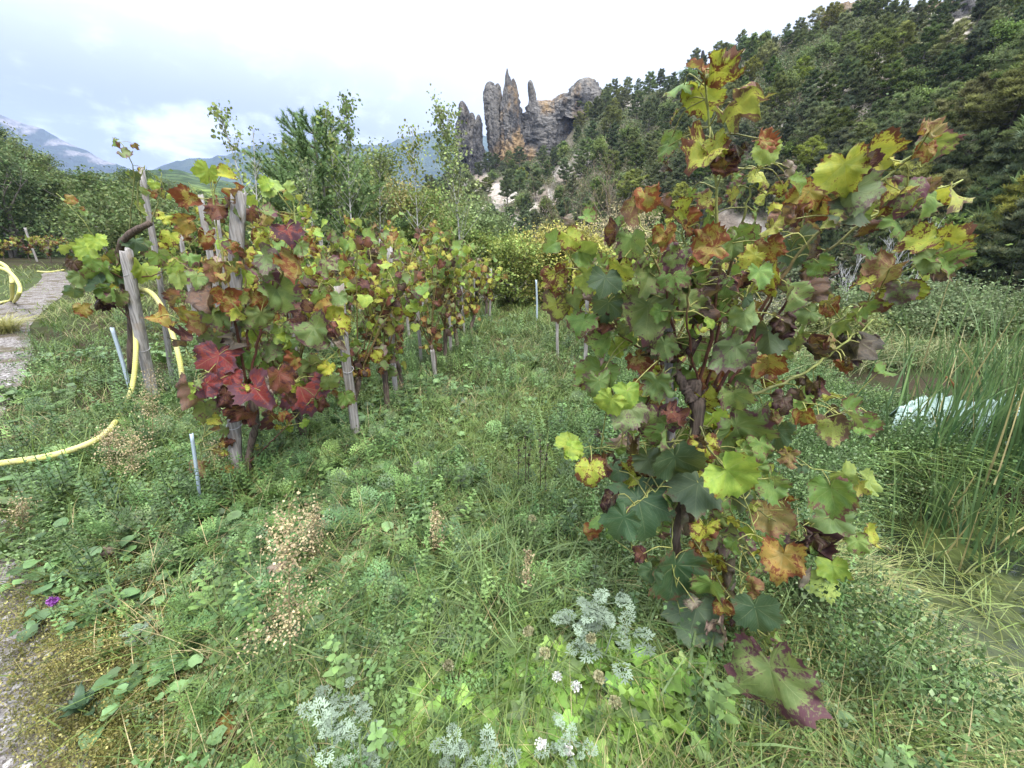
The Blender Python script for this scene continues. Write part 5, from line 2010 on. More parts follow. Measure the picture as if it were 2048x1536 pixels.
FR = [frond(np.random.RandomState(k), 1.0, 7 + k) for k in range(2)]
fern_w = lambda x, y: np.clip((.30 + .85 * gauss(x, y, -.75, 1.35, 1.0, .75) + .5 * gauss(x, y, -.2, 1.1, .45, .5) + .45 * gauss(x, y, -1.3, 2.2, 1.3, .6)) * (1 - 1.1 * ochre_zone(x, y)) * sstep(.02, .2, path_d(x, y)) * (1 - .85 * rightgrass(x, y)) * (1 - .6 * aisle(x, y)) * (.45 + .75 * patch(x, y, 1.5, 3, .38, .5)), 0, 1)
clump_scatter("ferny_weeds", FR, 3600, rs, fern_w, 6, (.075, .15), (.05, .95), ((.095, .19, .065), (.17, .26, .07)), 'blue green feathery carrot leaves carpeting the ground', r0=.5, r1=6.5)


def broad(k=6, w=.32, wave=.06):
    s = np.linspace(0, 1, k)
    ww = w * np.sin(np.clip(s * 1.05 + .06, 0, 1) * math.pi) ** .8 * .5
    V = []
    for i in range(k):
        z = .30 * math.sin(s[i] * 2.0) - .12 * s[i] ** 2
        V += [[-ww[i], s[i], z + .12 * ww[i] + wave * math.sin(i * 2)], [0, s[i], z - .02], [ww[i], s[i], z + .12 * ww[i] - wave * math.sin(i * 2.5)]]
    L, S_ = quads(k, 3)
    return np.array(V), L, S_


def roundleaf(n=9, r=.5, lob=0.0, cup=.12):
    th = np.arange(n) / n * 6.283 - math.pi / 2
    rad = r * (1 + lob * np.cos(th * 3 + 1.5)) * np.where(np.arange(n) == 0, .55, 1)
    V = np.column_stack([rad * np.cos(th), rad * np.sin(th) + r + .25, cup * np.cos(th * 2) * r + .45])
    V = np.vstack([V, [0, r + .25, .36], [-.02, 0, 0], [.02, 0, 0]])
    L = np.array([[i, (i + 1) % n, n] for i in range(n)]).ravel()
    L = np.concatenate([L, [n + 1, n + 2, n]])
    return V, L, np.full(n + 1, 3)


def lobed(n=20, seed=0):
    rs_ = np.random.RandomState(seed)
    th = (np.arange(n) + .5) / n * 6.283 - math.pi
    r = .42 + .13 * np.cos(th * 5) * (np.abs(th) < 2.6) + rs_.uniform(-.03, .03, n)
    r[np.abs(th) > 2.8] *= .5
    V = np.column_stack([r * np.sin(th), r * np.cos(th) + .55, .05 * np.cos(th * 3) + .42])
    V = np.vstack([V, [0, .55, .36], [-.015, 0, 0], [.015, 0, 0]])
    L = np.array([[i, (i + 1) % n, n] for i in range(n)]).ravel()
    L = np.concatenate([L, [n + 1, n + 2, n]])
    return V, L, np.full(n + 1, 3)


BL = [broad(), broad(7, .22, .09)]
clump_scatter("broadleaf_weeds", BL, 1500, rs, lambda x, y: np.clip(.35 + .4 * patch(x, y, 1.8, 12, .5, .6) + .5 * gauss(x, y, -3, 3.2, 1.6, 1.0), 0, 1), 7, (.05, .12), (-.1, .7), ((.10, .175, .05), (.17, .26, .07)), 'broad leaved dock and dandelion rosettes between the ferny weeds', r0=.55, r1=9)
RL = [roundleaf(), roundleaf(9, .5, .10, .2)]
clump_scatter("clover_patch", RL, 3000, rs, lambda x, y: np.clip(.22 + .8 * gauss(x, y, -1.0, 3.3, .9, 1.1) + .5 * patch(x, y, 1.4, 20, .5, .6) + .4 * gauss(x, y, -3, 3.4, 1.5, 1.2), 0, 1) * (1 - .5 * aisle(x, y)), 11, (.028, .055), (-.5, .5), ((.11, .20, .075), (.17, .28, .09)), 'small round leaved creepers under the vines', r0=.55, r1=9, spread=.06, hgt=(0, .09))
LB = [lobed(20, 1), lobed(20, 2)]
EDGE[0] = .3
clump_scatter("ivy_patch", LB, 6500, rs, ivy_zone, 9, (.04, .078), (-.5, .6), ((.12, .24, .04), (.22, .35, .06)), 'light green lobed leaves carpeting the ground at the lower centre', r0=.5, r1=3, spread=.045, hgt=(0, .10))
EDGE[0] = .12
TN = []
for k in range(2):
    r_ = np.random.RandomState(k)
    V, F = [], []
    for q in range(34):
        p = r_.rand(3) * np.array([1, 1, .55]) - np.array([.5, .5, 0])
        d = norm(r_.randn(3)) * .085
        s_ = norm(np.cross(d, r_.randn(3))) * .03
        i = len(V)
        V += [p, p + d * .5 + s_, p + d, p + d * .5 - s_]
        F.append([i, i + 1, i + 2, i + 3])
    for q in range(7):
        p = r_.rand(3) * np.array([1, 1, .1]) - np.array([.5, .5, 0])
        d = norm(r_.randn(3) * [1, 1, .6] + [0, 0, .6]) * .6
        i = len(V)
        V += [p - [.006, 0, 0], p + [.006, 0, 0], p + d + [.005, 0, 0], p + d - [.005, 0, 0]]
        F.append([i, i + 1, i + 2, i + 3])
    TN.append((np.array(V), np.ravel(F), np.full(len(F), 4)))
EDGE[0] = .2
clump_scatter("knotweed_mat", TN, 8000, rs, lambda x, y: np.clip(1.3 * ochre_zone(x, y) + .05 + .25 * (np.abs(path_d(x, y)) < .12), 0, 1), 4, (.055, .10), (-.2, .2), ((.15, .17, .04), (.38, .33, .11)), 'ochre and brown creeping knotweed along the stony path', r0=.5, r1=4, a0=-70, a1=30, spread=.05)
EDGE[0] = .12
clump_scatter("fine_weeds", TN, 5200, rs, lambda x, y: np.clip(.25 + .7 * patch(x, y, 1.3, 44, .5, .6) + .5 * rightgrass(x, y), 0, 1) * (1 - .7 * ochre_zone(x, y)), 3, (.10, .18), (-.4, .4), ((.10, .18, .06), (.20, .27, .10)), 'fine leaved green weeds filling the gaps', r0=.5, r1=9, spread=.07, hgt=(0, .08))
clump_scatter("weeds", TN, 4200, rs, lambda x, y: np.clip(sstep(1.2, 2, x) * sstep(1.6, 2.4, y) + .1, 0, 1), 6, (.11, .20), (-.3, .3), ((.09, .17, .05), (.17, .24, .09)), 'bushy weeds with tiny leaves between the vine and the pond', r0=1.5, r1=12, a0=10, a1=64, spread=.12, hgt=(0, .20))
clump_scatter("leaf_litter", BL, 900, rs, lambda x, y: np.clip(.25 + 1.1 * gauss(x, y, .66, 1.0, .25, .3) + .4 * (y > 3), 0, 1), 2, (.03, .07), (-.4, .5), ((.20, .11, .06), (.30, .22, .15)), 'small brown dead leaves lying among the weeds', r0=.6, r1=8, spread=.05, hgt=(.0, .05))


def stemherb(seed, nl=9, ll=.30, lw=.09):
    r_ = np.random.RandomState(seed)
    V, F = [], []
    bend = r_.uniform(-.2, .2, 2)
    P = [np.array([bend[0] * q * q, bend[1] * q * q, q]) for q in np.linspace(0, 1, 5)]
    for k in range(4):
        i = len(V)
        V += [P[k] - [.008, 0, 0], P[k] + [.008, 0, 0], P[k + 1] + [.006, 0, 0], P[k + 1] - [.006, 0, 0]]
        F.append([i, i + 1, i + 2, i + 3])
    for k in range(nl * 2):
        q = .12 + .86 * (k // 2) / nl
        p = np.array([bend[0] * q * q, bend[1] * q * q, q])
        a = (k // 2) * 1.57 + (k % 2) * math.pi + r_.uniform(-.3, .3)
        L_ = ll * (1.15 - q * .8) * r_.uniform(.7, 1.2)
        d = np.array([math.cos(a), math.sin(a), r_.uniform(.1, .6)])
        s_ = np.array([-math.sin(a), math.cos(a), 0]) * lw * (1.1 - .6 * q)
        i = len(V)
        V += [p, p + d * L_ * .35 - s_, p + d * L_ * .8 - s_ * .6 - [0, 0, L_ * .1], p + d * L_ - [0, 0, L_ * .25], p + d * L_ * .8 + s_ * .6 - [0, 0, L_ * .1], p + d * L_ * .35 + s_]
        F.append([i, i + 1, i + 2, i + 3, i + 4, i + 5])
    S_ = np.array([len(f) for f in F])
    return np.array(V), np.concatenate(F), S_


SH = [stemherb(1, 14, .17, .035), stemherb(2, 16, .14, .022), stemherb(3, 11, .17, .05)]


def rowline(x, y):
    # weeds stand thickest at the vine feet
    return np.exp(-((x - (-1.95 + .225 * (y - 2.4))) / .42) ** 2) * sstep(1.7, 2.3, y) + np.exp(-((x - (.66 + .16 * (y - 1.2))) / .30) ** 2) * sstep(1.3, 1.9, y)


clump_scatter("tall_weeds", SH, 4600, rs, lambda x, y: np.clip(.05 + .65 * rowline(x, y) + .30 * patch(x, y, 1.6, 61, .52, .62) * sstep(1.0, 1.8, y) + .3 * sstep(1.0, 1.8, x) * sstep(1.6, 2.4, y), 0, 1), 5, (.12, .32), (-.35, .35), ((.08, .16, .05), (.16, .25, .075)), 'knee high leafy weeds crowding the feet of the vines and posts', r0=.8, r1=12, spread=.05, grow_r=.03)

# ------------------------------------------------------------------ single plants
def silver_fan(rs, L=1.0):
    """mugwort leaf: side lobes in pairs, each cut into narrow blunt fingers"""
    V, F = [], []

    def lobe(p, d, ln, w):
        s_ = norm(np.array([-d[1], d[0], 0.]))
        i = len(V)
        V.extend([p - s_ * w * .4, p + s_ * w * .4, p + d * ln * .7 + s_ * w, p + d * ln, p + d * ln * .7 - s_ * w])
        F.append([i, i + 1, i + 2, i + 3, i + 4])

    def turn(d, a):
        c_, s_ = math.cos(a), math.sin(a)
        return norm(np.array([d[0] * c_ - d[1] * s_, d[0] * s_ + d[1] * c_, d[2] + rs.uniform(-.15, .15)]))

    def branch(p, d, ln):
        lobe(p, d, ln * .62, .016)
        q = p + d * ln * .5
        for a in (-.75, -.1, .6):
            lobe(q, turn(d, a + rs.uniform(-.15, .15)), ln * .5 * rs.uniform(.8, 1.2), .026)
        q = p + d * ln * .28
        for a in (-.95, .9):
            lobe(q, turn(d, a), ln * .36 * rs.uniform(.8, 1.2), .022)
    d0 = np.array([0, 1., .2])
    lobe(np.zeros(3), d0, .75, .012)
    for f, ln in ((.30, .34), (.50, .36), (.68, .32)):
        z = f * .2 - f * f * .15
        for sd in (-1, 1):
            branch(np.array([0, f, z]), turn(d0, sd * rs.uniform(.75, 1.0)), ln)
    branch(np.array([0, .70, .07]), d0, .36)
    V = np.array(V)
    V[:, 2] += .12 * np.sin(V[:, 1] * 3) - .25 * V[:, 0] ** 2
    return V, np.ravel(F), np.full(len(F), 5)


SF = [silver_fan(np.random.RandomState(k)) for k in range(4)]


def mugwort(px, py, h, size, n, seed, label, tilt0=.2):
    n = int(n * 1.5)
    rs = np.random.RandomState(seed)
    p = gpt(px, py, h)
    b = np.array([p[0] + rs.uniform(-.02, .02), p[1] + .02, float(H(p[0], p[1]))])
    root = empty("mugwort", b, label, 'wild plant', 'silvery mugwort plants')
    top = p - b
    P = smooth_path([np.zeros(3), top * .5 + rs.randn(3) * .01, top * .96], 8)
    s = Soup()
    V, F = tube(P, np.linspace(.003, .0018, len(P)), 5, False)
    s.add(V, F, (.25, .30, .22))
    s.build("stem", M_PLAIN, root)
    k = np.arange(n)
    f = 1 - .22 * (k / n)
    pos = np.array([np.interp(f, np.linspace(0, 1, len(P)), P[:, c]) for c in range(3)]).T + rs.randn(n, 3) * size * np.array([.32, .32, .15])
    Mx = rotz(k * 2.4 + rs.uniform(0, 6)) @ rotx(rs.uniform(-.3, .7, n)) * (size * .95 * rs.uniform(.6, 1.15, n))[:, None, None]
    s = Soup()
    for ti in range(4):
        q = k % 4 == ti
        c = np.tile(np.array([.235, .30, .215]), (q.sum(), 1)) * rs.uniform(.78, 1.2, (q.sum(), 1))
        s.inst(SF[ti], Mx[q], pos[q], c)
    s.build("leaves", M_SILVER, root)


for i, a in enumerate([
        (650, 1462, .22, .085, 9, 'silvery mugwort fan at the very bottom beside a round dock leaf'),
        (690, 1402, .20, .075, 8, 'silvery mugwort just above the bottommost fans'),
        (722, 1455, .16, .055, 7, 'small silvery mugwort beside the bottom fans'),
        (905, 1500, .20, .07, 8, 'silvery mugwort at the bottom edge below the straw grass'),
        (985, 1530, .20, .075, 8, 'silvery mugwort cut by the bottom edge'),
        (720, 1512, .18, .07, 8, 'silvery mugwort low beside the bottom grass tuft'),
        (1195, 1205, .30, .10, 9, 'tall silvery mugwort spray left of the vine stake'),
        (1225, 1262, .26, .10, 9, 'silvery mugwort spray lowest beside the vine stake'),
        (1160, 1240, .24, .08, 9, 'greener mugwort spray left of the lowest spray'),
        (1140, 1480, .22, .06, 8, 'greyish mugwort among the light green lobed leaves'),
        (1060, 1350, .05, .05, 6, 'tiny grey mugwort hidden in the lobed leaves'),
        (270, 1270, .10, .05, 8, 'small silvery plant on the edge of the ochre knotweed')]):
    mugwort(*a[:5], 700 + i, a[5])


def dried_weed(px, pyb, pyt, seed, label, n=700, wid=.05, col=(.45, .36, .20), st=(.24, .20, .10), branch=14, zone=(.35, 1.0), name="dried_weed"):
    rs = np.random.RandomState(seed)
    b = gpt(px, pyb, .05)
    b[2] = float(H(b[0], b[1]))
    tp = atY(px, pyt, b[1])
    root = empty(name, b, label, 'wild plant')
    T = tp - b
    P = smooth_path([np.zeros(3), T * .5 + rs.randn(3) * .01, T], 14)
    s = Soup()
    V, F = tube(P, np.linspace(.0035, .0012, len(P)), 5, False)
    s.add(V, F, st)
    pts = []
    for i in range(branch):
        f = rs.uniform(zone[0], zone[1] * .97)
        k = int(f * (len(P) - 1))
        d = norm(rs.randn(3) * [1, 1, .3] + [0, 0, .7])
        ln = wid * rs.uniform(.6, 1.5) * (1.3 - f)
        B = P[k] + d * ln * np.linspace(0, 1, 4)[:, None]
        V, F = tube(B, np.linspace(.0014, .0007, 4), 3, False)
        s.add(V, F, st)
        pts.append(B)
    s.build("stem", M_PLAIN, root)
    pts = np.concatenate(pts + [P[int(len(P) * zone[0]):]])
    k = rs.randint(0, len(pts), n)
    S = Soup()
    leaf_quads(pts[k] + rs.randn(n, 3) * wid * .22, .009, rs, np.array(col), S, 0, 1.2, .35)
    S.build("sprays", M_HERB, root)
    return root


for i, a in enumerate([
        (578, 1345, 995, 'tall tan dried weed standing in the ferny leaves beside a pale fallen leaf', 1500, .10),
        (630, 1130, 1010, 'low tan dried weed right of the tall tan one', 700, .09),
        (300, 900, 740, 'yellowish weed in seed at the foot of the leaning post', 800, .13),
        (215, 960, 860, 'pale yellow weed in seed by the bend of the yellow hose', 800, .14),
        (265, 985, 868, 'yellow green weed in seed left of the near blue rod', 700, .13),
        (430, 960, 880, 'fine yellowish weed between the near rod and the split white stake', 500, .10),
        (870, 1120, 1010, 'bright green feathery weed with a red stem at the centre', 500, .05),
        (1055, 1210, 1105, 'yellowing small leaved weed at the centre of the wide grass', 350, .05),
        (45, 1060, 1000, 'ochre weed beside the path at the frame edge', 500, .10)]):
    r_ = dried_weed(a[0], a[1], a[2], 800 + i, a[3], a[4], a[5])
for i, (px, b, tpx) in enumerate([(1050, 990, 865), (1062, 985, 880), (1038, 990, 885), (1080, 1000, 870), (1095, 1000, 890)]):
    dried_weed(px, b, tpx, 830 + i, ['dark brown bare stalk, tallest of a small bunch by the aisle', 'dark brown stalk second in the bunch by the aisle', 'dark brown stalk first in the bunch by the aisle', 'dark brown stalk nearer to the large vine', 'short dark brown stalk closest to the large vine'][i], 60, .015, (.06, .04, .03), (.07, .045, .035), 3, (.6, 1), "dry_stalk")


def umbel(px, py, h, kind, seed, label):
    rs = np.random.RandomState(seed)
    p = gpt(px, py, h)
    b = np.array([p[0], p[1] + .03, float(H(p[0], p[1] + .03))])
    root = empty({'w': "white_flower", 'b': "seed_head", 'p': "purple_flower"}[kind], b, label, 'flower')
    T = p - b
    s = Soup()
    P = smooth_path([np.zeros(3), T * .5 + rs.randn(3) * .006, T], 8)
    V, F = tube(P, .0014, 4, False)
    s.add(V, F, (.16, .2, .08))
    S = Soup()
    n, r = {'w': (120, .015), 'b': (260, .014), 'p': (200, .012)}[kind]
    u = norm(rs.randn(n, 3))
    if kind == 'w':
        pos = T + u * np.array([r, r, r * .35]) * rs.rand(n, 1) ** .4
    elif kind == 'b':
        u[:, 2] = np.abs(u[:, 2]) * 1.0 - .3
        pos = T + u * r * np.array([1, 1, 1.1])
    else:
        pos = T + u * r * np.array([1, 1, .8]) + np.array([0, 0, .006])
    leaf_quads(pos, {'w': .007, 'b': .008, 'p': .011}[kind], rs, np.array({'w': (.58, .58, .52), 'b': (.30, .29, .15), 'p': (.42, .12, .50)}[kind]), S, 0, 1.3, .2)
    s.build("stem", M_PLAIN, root)
    S.build("flower_head", M_HERB, root)


for i, a in enumerate([(1152, 1372, .22, 'w', 'small white umbel flower, upper right of two beside each other'), (1114, 1352, .22, 'w', 'small white umbel flower beside another among light lobed leaves'),
                       (1082, 1490, .24, 'w', 'white umbel flower near the bottom edge'), (1135, 1500, .2, 'w', 'white umbel flower beside the greyish mugwort'),
                       (1230, 1404, .25, 'b', 'greenish curled carrot seed head below the fallen orange leaf'), (1198, 1353, .25, 'b', 'green curled carrot seed head above the lowest one'),
                       (1090, 1305, .28, 'b', 'brownish carrot seed head over the lobed leaves'), (1057, 1262, .3, 'b', 'pale round carrot seed head at the edge of the straw grass'),
                       (1182, 1277, .28, 'b', 'tan carrot seed head under the lowest mugwort spray'), (897, 1330, .2, 'b', 'dark brown seed head in the straw grass'),
                       (1064, 1036, .3, 'b', 'yellow green round seed head by the wide grass'), (106, 1205, .16, 'p', 'single purple knapweed flower beside the path'),
                       (835, 930, .12, 'p', 'faint lilac flower in the aisle grass')]):
    umbel(*a[:4], 860 + i, a[4])


# thistle and plantain rosettes near the camera
def rosette(px, py, n, size, w, seed, label, col, name="rosette", tilt=(.0, .5)):
    rs = np.random.RandomState(seed)
    b = gpt(px, py, .03)
    root = tag(Soup_rosette(b, n, size, w, rs, col, tilt, name), label, 'wild plant')
    return root


def Soup_rosette(b, n, size, w, rs, col, tilt, name):
    T = broad(9, w, .05 if w > .2 else .02)
    Mx = rotz(np.arange(n) * 2.4 + rs.rand()) @ rotx(rs.uniform(tilt[0], tilt[1], n)) * (size * rs.uniform(.65, 1.1, n))[:, None, None]
    S = Soup()
    S.inst(T, Mx, np.tile([0, 0, .01], (n, 1)) + rs.randn(n, 3) * .004, np.tile(np.array(col), (n, 1)) * rs.uniform(.8, 1.2, (n, 1)))
    o = S.build(name, M_HERB)
    o.location = b.tolist()
    return o


for i, a in enumerate([(705, 1300, 13, .14, .16, 'dark green narrow leaved rosette in the ferny weeds', (.06, .12, .045)), (515, 1440, 5, .08, .45, 'round leaved dock at the bottom beside the mugwort', (.13, .24, .06)),
                       (170, 1430, 12, .10, .30, 'grey green broad leaved rosette low beside the path', (.08, .14, .07)), (215, 1070, 7, .10, .5, 'big dock leaves below the yellow hose', (.14, .25, .07)),
                       (120, 1180, 7, .09, .35, 'dock leaves by the purple flower', (.10, .18, .07)), (800, 1480, 5, .08, .4, 'upright pale green leaf at the bottom edge', (.2, .32, .06)),
                       (1230, 1440, 9, .15, .28, 'bluish thistle rosette beside the greenish seed head', (.13, .22, .13)), (1350, 1445, 9, .15, .26, 'bluish thistle rosette under the big lobed vine leaf', (.12, .21, .12)),
                       (840, 1255, 6, .13, .2, 'blue green thistle leaf at the left of the straw grass', (.14, .24, .15)), (60, 870, 8, .15, .45, 'large light green leaves by the hose at the frame edge', (.17, .28, .09)),
                       (330, 730, 7, .2, .4, 'dock rosette behind the leaning post', (.13, .22, .06)), (110, 830, 8, .16, .4, 'green dock rosette between path and hose', (.14, .24, .07)),
                       (660, 890, 9, .18, .5, 'round leaved creeper at the foot of the crooked split stake', (.10, .20, .07)), (1300, 1310, 7, .10, .5, 'oval leaved seedling at the foot of the vine stake', (.14, .26, .07)),
                       (1290, 1215, 8, .11, .45, 'dark oval leaves beside the lowest mugwort', (.07, .15, .05))]):
    rosette(a[0], a[1], a[2], a[3], a[4], 900 + i, a[5], a[6], tilt=(.1, .9))

# fallen leaves, each a thing of its own
rs = np.random.RandomState(41)
for px, py, sz, typ, hh, lab in [
        (548, 1137, .085, 'W', .16, 'pale pinkish fallen vine leaf resting on the ferny weeds'), (212, 1098, .09, 'W', .10, 'brown fallen leaf under the dock leaves'),
        (1340, 1332, .11, 'O', .03, 'orange brown fallen vine leaf at the foot of the vine stake'), (1285, 1345, .10, 'B', .03, 'dark grey fallen leaf left of the orange one'),
        (1412, 1515, .10, 'O', .08, 'tan and orange fallen leaf standing up at the bottom edge'), (1562, 1515, .06, 'W', .05, 'whitish curled fallen leaf at the bottom edge'),
        (430, 1035, .08, 'B', .06, 'dark brown fallen leaf by the near blue rod'), (1640, 1500, .13, 'R', .06, 'red brown fallen leaf at the bottom right'),
        (1130, 1088, .07, 'B', .06, 'brown crumpled leaf in the dark wide grass'), (965, 1105, .06, 'R', .12, 'reddish scrap of leaf in the centre of the grass'),
        (1850, 1245, .05, 'R', -.5, 'small red brown leaf floating at the pond edge'), (245, 1212, .05, 'R', .08, 'small red brown leaf near the purple flower'),
        (1290, 1255, .09, 'B', .05, 'brown dead leaf behind the lowest mugwort'), (1380, 1420, .08, 'W', .04, 'greyish dead leaf among the dry stalks'),
        (205, 1375, .07, 'B', .04, 'blackish dead leaf lying on the knotweed'), (450, 1455, .07, 'O', .08, 'yellow orange leaf scrap near the bottom')]:
    p = gpt(px, py, max(hh, -.5)) if hh > 0 else gpt(px, py, 0)
    if hh > 0:
        p = gpt(px, py, hh)
    S = Soup()
    a = rs.uniform(0, 6.28)
    add_leaf(S, rs, np.zeros(3), np.array([math.cos(a), math.sin(a), .15]), np.array([rs.randn() * .4, -.7, .9]), sz, typ)
    o = S.build("fallen_leaf", M_LEAF)
    o.location = p.tolist()
    tag(o, lab, 'leaf')

# ------------------------------------------------------------------ yellow corrugated hose
m, t, out = new_mat("yellow_plastic")
geo = N(t, "ShaderNodeNewGeometry")
nz = noise_node(t, geo.outputs['Position'], 14, 5, .6)
c = mixcol(t, maprange(t, nz, .4, .65), (.62, .60, .17), (.50, .46, .20))
c = mixcol(t, maprange(t, nz, .62, .72, 0, .5), c, (.25, .22, .12))
b = principled(t, c, .5, .4)
t.links.new(b.outputs[0], out.inputs[0])
M_HOSE = m


def hose(P, r, label, seed=0):
    P = smooth_path(P, 420)
    k = len(P)
    d = np.concatenate([[0], np.cumsum(np.linalg.norm(np.diff(P, axis=0), axis=1))])
    q = np.linspace(0, d[-1], int(d[-1] / (r * .22)))
    Q = np.array([np.interp(q, d, P[:, c]) for c in range(3)]).T
    rr_ = r * (1 + .035 * np.where(np.arange(len(Q)) % 4 < 2, 1, -1))
    V, F = tube(Q, rr_, 14)
    o0 = Q[0].copy()
    s = Soup()
    s.add(V - o0, F, (.6, .6, .2))
    o = s.build("hose", M_HOSE)
    o.location = o0.tolist()
    tag(o, label, 'hose')


def gp(px, py, h=.05):
    return gpt(px, py, h)


hp = [gp(-120, 945, .17), gp(0, 927, .17), gp(115, 908, .18), gp(205, 872, .20)]
hp += [atY(240, 828, 3.45), atY(264, 775, 3.65), atY(272, 700, 3.8), atY(269, 625, 4.02), atY(271, 592, 4.02), atY(283, 580, 3.98), atY(305, 588, 3.9), atY(328, 622, 3.8), atY(345, 668, 3.7), atY(358, 715, 3.6), atY(366, 765, 3.55), atY(374, 830, 3.5)]
hose(hp, .021, 'yellow corrugated hose rising from the weeds and arching over behind the leaning post')
hose([gp(-40, 620, .05), gp(0, 606, .05), gp(22, 600, .06), atY(24, 575, 7.6), atY(22, 552, 7.6), atY(8, 530, 7.7), atY(-30, 515, 7.8)], .03, 'yellow hose looped upright in the grass across the path')
hose([gp(28, 604, .05), atY(36, 592, 7.3), atY(40, 575, 7.3), atY(30, 556, 7.4), atY(12, 540, 7.5), atY(-20, 532, 7.6)], .028, 'second yellow hose loop in front of the first across the path')
hose([gp(75, 543, .04), gp(100, 544, .04), gp(128, 540, .04)], .035, 'short piece of yellow hose lying across the far end of the path')

# ------------------------------------------------------------------ mint netting behind the pond
m, t, out = new_mat("mint_netting")
lpn = attr(t, 'lp')
s_ = N(t, "ShaderNodeSeparateXYZ")
t.links.new(lpn.outputs['Vector'], s_.inputs[0])
a1 = math_node(t, 'PINGPONG', math_node(t, 'ADD', s_.outputs[0], s_.outputs[1]), .5)
a2 = math_node(t, 'PINGPONG', math_node(t, 'SUBTRACT', s_.outputs[0], math_node(t, 'MULTIPLY', s_.outputs[1], .45)), .5)
ln = math_node(t, 'MINIMUM', maprange(t, a1, .0, .10), maprange(t, a2, .0, .07))
c = mixcol(t, ln, (.18, .27, .245), (.44, .58, .52))
b = principled(t, c, .7, .2)
bump(t, ln, .4, .01, b)
t.links.new(b.outputs[0], out.inputs[0])
nu, nv = 120, 30
top = np.interp(np.linspace(0, 1, nu), [0, .08, .15, .3, .36, .45, .60, .70, 1], [812, 800, 788, 802, 804, 778, 786, 806, 800])
tx = np.linspace(1800, 2330, nu)
bx = np.linspace(1770, 2300, nu)
A_ = np.array([gpt(x, y_ - 4, .40) for x, y_ in zip(tx, top)])
B_ = np.array([gpt(x, 885 + .02 * (x - 1770), .10) for x in bx])
v = np.linspace(0, 1, nv)[:, None, None]
Pn = A_[None] * (1 - v) + B_[None] * v
Pn[..., 2] += .05 * np.abs(fbm(np.linspace(0, 26, nu)[None, :] + v[..., 0] * 3, v[..., 0] * 4, 3) - .5) * 3 - .04 + .08 * (fbm(np.linspace(0, 14, nu)[None, :], v[..., 0] * 2, 3) - .5)
back = Pn[:1] + np.array([0, .06, -.12])
Pn = np.concatenate([back, Pn])
S = Soup()
lpp = np.stack([np.repeat(np.linspace(0, 60, nu)[None], nv + 1, 0), np.repeat(np.linspace(0, 26, nv + 1)[:, None], nu, 1), np.ones((nv + 1, nu))], -1)
S.add(Pn.reshape(-1, 3), quads(nv + 1, nu), (.5, .7, .6), lpp.reshape(-1, 3))
o = S.build("netting", m, None, Pn.reshape(-1, 3).mean(0))
sol = o.modifiers.new("thickness", 'SOLIDIFY')
sol.thickness = .012
tag(o, 'sheet of pale mint green netting lying wavy behind the reeds', 'netting')

# ------------------------------------------------------------------ reeds
def reed_clump(x0, y0, n, h, spread, seed, label, heads=(), lean=(-.25, -.1), wid=.021):
    rs = np.random.RandomState(seed)
    b = np.array([x0, y0, float(H(x0, y0))])
    root = empty("cattail_clump", b, label, 'reeds')
    h = h * 1.35
    n = int(n * 1.05)
    x = rs.randn(n) * spread
    y = rs.randn(n) * spread * .7
    hs = rs.uniform(.55, 1.1, n) * h
    S = Soup()
    col = mixc(rs.rand(n), np.array((.06, .13, .055)), np.array((.14, .23, .08))) * rs.uniform(.8, 1.25, (n, 1))
    dry = rs.rand(n) < .07
    col[dry] = (.40, .34, .16)
    az = np.arctan2(lean[1] + rs.randn(n) * .45, lean[0] + rs.randn(n) * .5)
    blades(S, x, y, np.zeros(n), hs, rs.uniform(.0, .22, n), rs.uniform(.0, .6, n) ** 1.6, rs.uniform(.6, 1.2, n) * wid, col, rs, 7, az)
    S.build("blades", M_REED, root)
    for (px, py, py2, Yh) in heads:
        p0, p1 = atY(px, py, Yh) - b, atY(px + 26, py2, Yh) - b
        s = Soup()
        V, F = tube(smooth_path([p1 + [0.1, 0, -.7], p1, p0, p0 + (p0 - p1) * .6], 12), .004, 5)
        s.add(V, F, (.25, .25, .1))
        k = np.linspace(0, 1, 10)
        V, F = tube(p1 + (p0 - p1) * k[:, None], .016 * np.array([.3, .85, 1, 1, 1, 1, 1, 1, .85, .3]), 12)
        s.add(V, F, (.20, .085, .03))
        s.build("seed_head", M_PLAIN, root)


def gx(px, Y):
    return float(atY(px, 900, Y)[0])


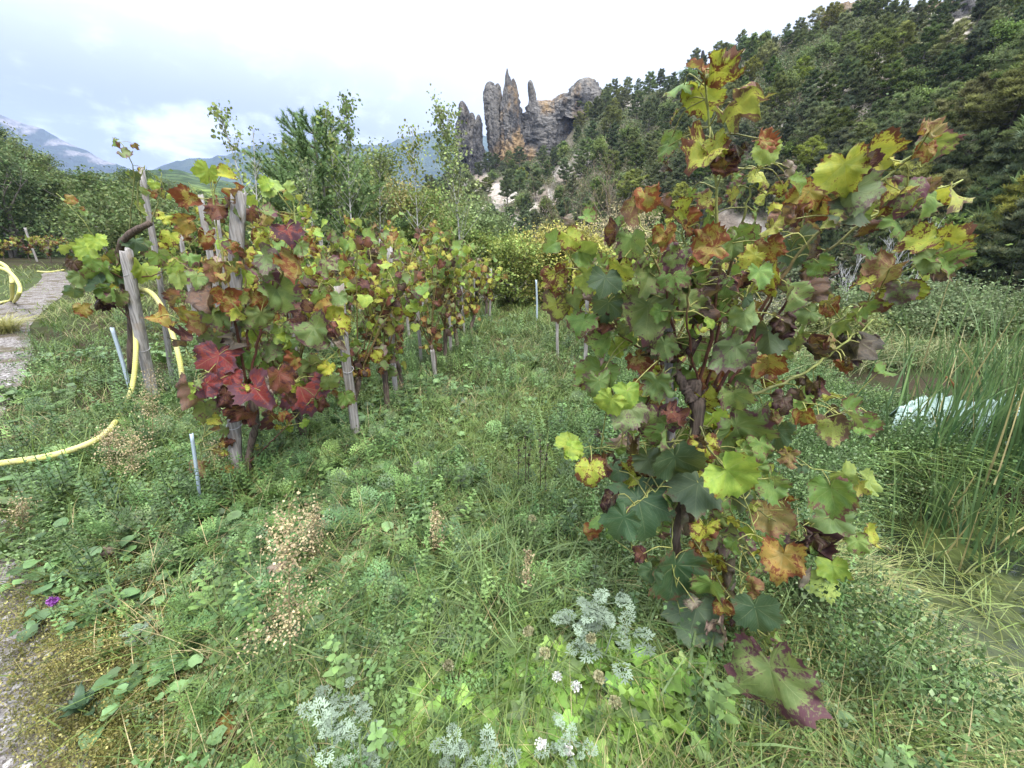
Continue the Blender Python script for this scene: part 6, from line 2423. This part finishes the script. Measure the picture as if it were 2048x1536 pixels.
reed_clump(gx(1960, 3.4), 3.4, 120, 1.15, .34, 1, 'tall cattail clump with a brown seed head above the netting', [(1890, 752, 782, 3.5)])
reed_clump(gx(2060, 3.0), 3.0, 130, 1.15, .32, 2, 'dense cattail clump cut by the frame edge')
reed_clump(gx(1880, 3.2), 3.15, 60, .85, .26, 3, 'shorter cattails at the near side of the tall clump')
reed_clump(gx(2020, 2.4), 2.45, 90, .75, .30, 4, 'low reeds leaning over the water at the frame edge')
reed_clump(gx(1940, 2.7), 2.75, 80, .6, .28, 5, 'low broad reeds in front of the cattails', lean=(-.4, -.2))
reed_clump(gx(2250, 2.3), 2.0, 60, .55, .25, 6, 'reeds in the water near the olive algae patch')
rs = np.random.RandomState(77)
S = Soup()
x = rs.uniform(1.7, 4.5, 9000)
y = rs.uniform(.4, 2.9, 9000)
k = (pond_f(x, y) > .3) & (rs.rand(9000) < .04 + .5 * patch(x, y, 1.4, 8, .48, .6))
x, y = x[k], y[k]
n = len(x)
blades(S, x, y, np.full(n, -.57), rs.uniform(.03, .22, n), rs.uniform(.3, 1.2, n), rs.uniform(.4, 1.5, n), rs.uniform(.004, .009, n), mixc(rs.rand(n), np.array((.16, .17, .04)), np.array((.16, .24, .07))), rs)
tag(S.build("water_grass", M_REED), 'olive green grass growing out of the shallow pond', kind='stuff')
# big tussock on the far side of the path
rs = np.random.RandomState(78)
b = gpt(2, 668, .0)
S = Soup()
n = 500
blades(S, rs.randn(n) * .09, rs.randn(n) * .09, np.zeros(n), rs.uniform(.25, .5, n), rs.uniform(.1, .5, n), rs.uniform(.4, 1.2, n), rs.uniform(.006, .01, n), mixc(rs.rand(n), np.array((.24, .27, .08)), np.array((.40, .36, .14))), rs)
o = S.build("grass_tussock", M_GRASS)
o.location = b.tolist()
tag(o, 'arching straw green tussock at the frame edge across the path', 'grass tussock')

# ------------------------------------------------------------------ air
bpy.ops.mesh.primitive_cube_add(size=1)
hz = bpy.context.object
hz.name = "haze"
hz.scale = (8700, 8700, 1150)
hz.location = (0, 0, 575 - 20)
m, t, out = new_mat("haze_air")
pv = N(t, "ShaderNodeVolumePrincipled")
pv.inputs['Color'].default_value = (.50, .64, 1.0, 1)
pv.inputs['Density'].default_value = .00018
pv.inputs['Anisotropy'].default_value = 0.0
t.links.new(pv.outputs[0], out.inputs['Volume'])
hz.data.materials.append(m)
tag(hz, 'thin bluish air between here and the mountains', kind='stuff')
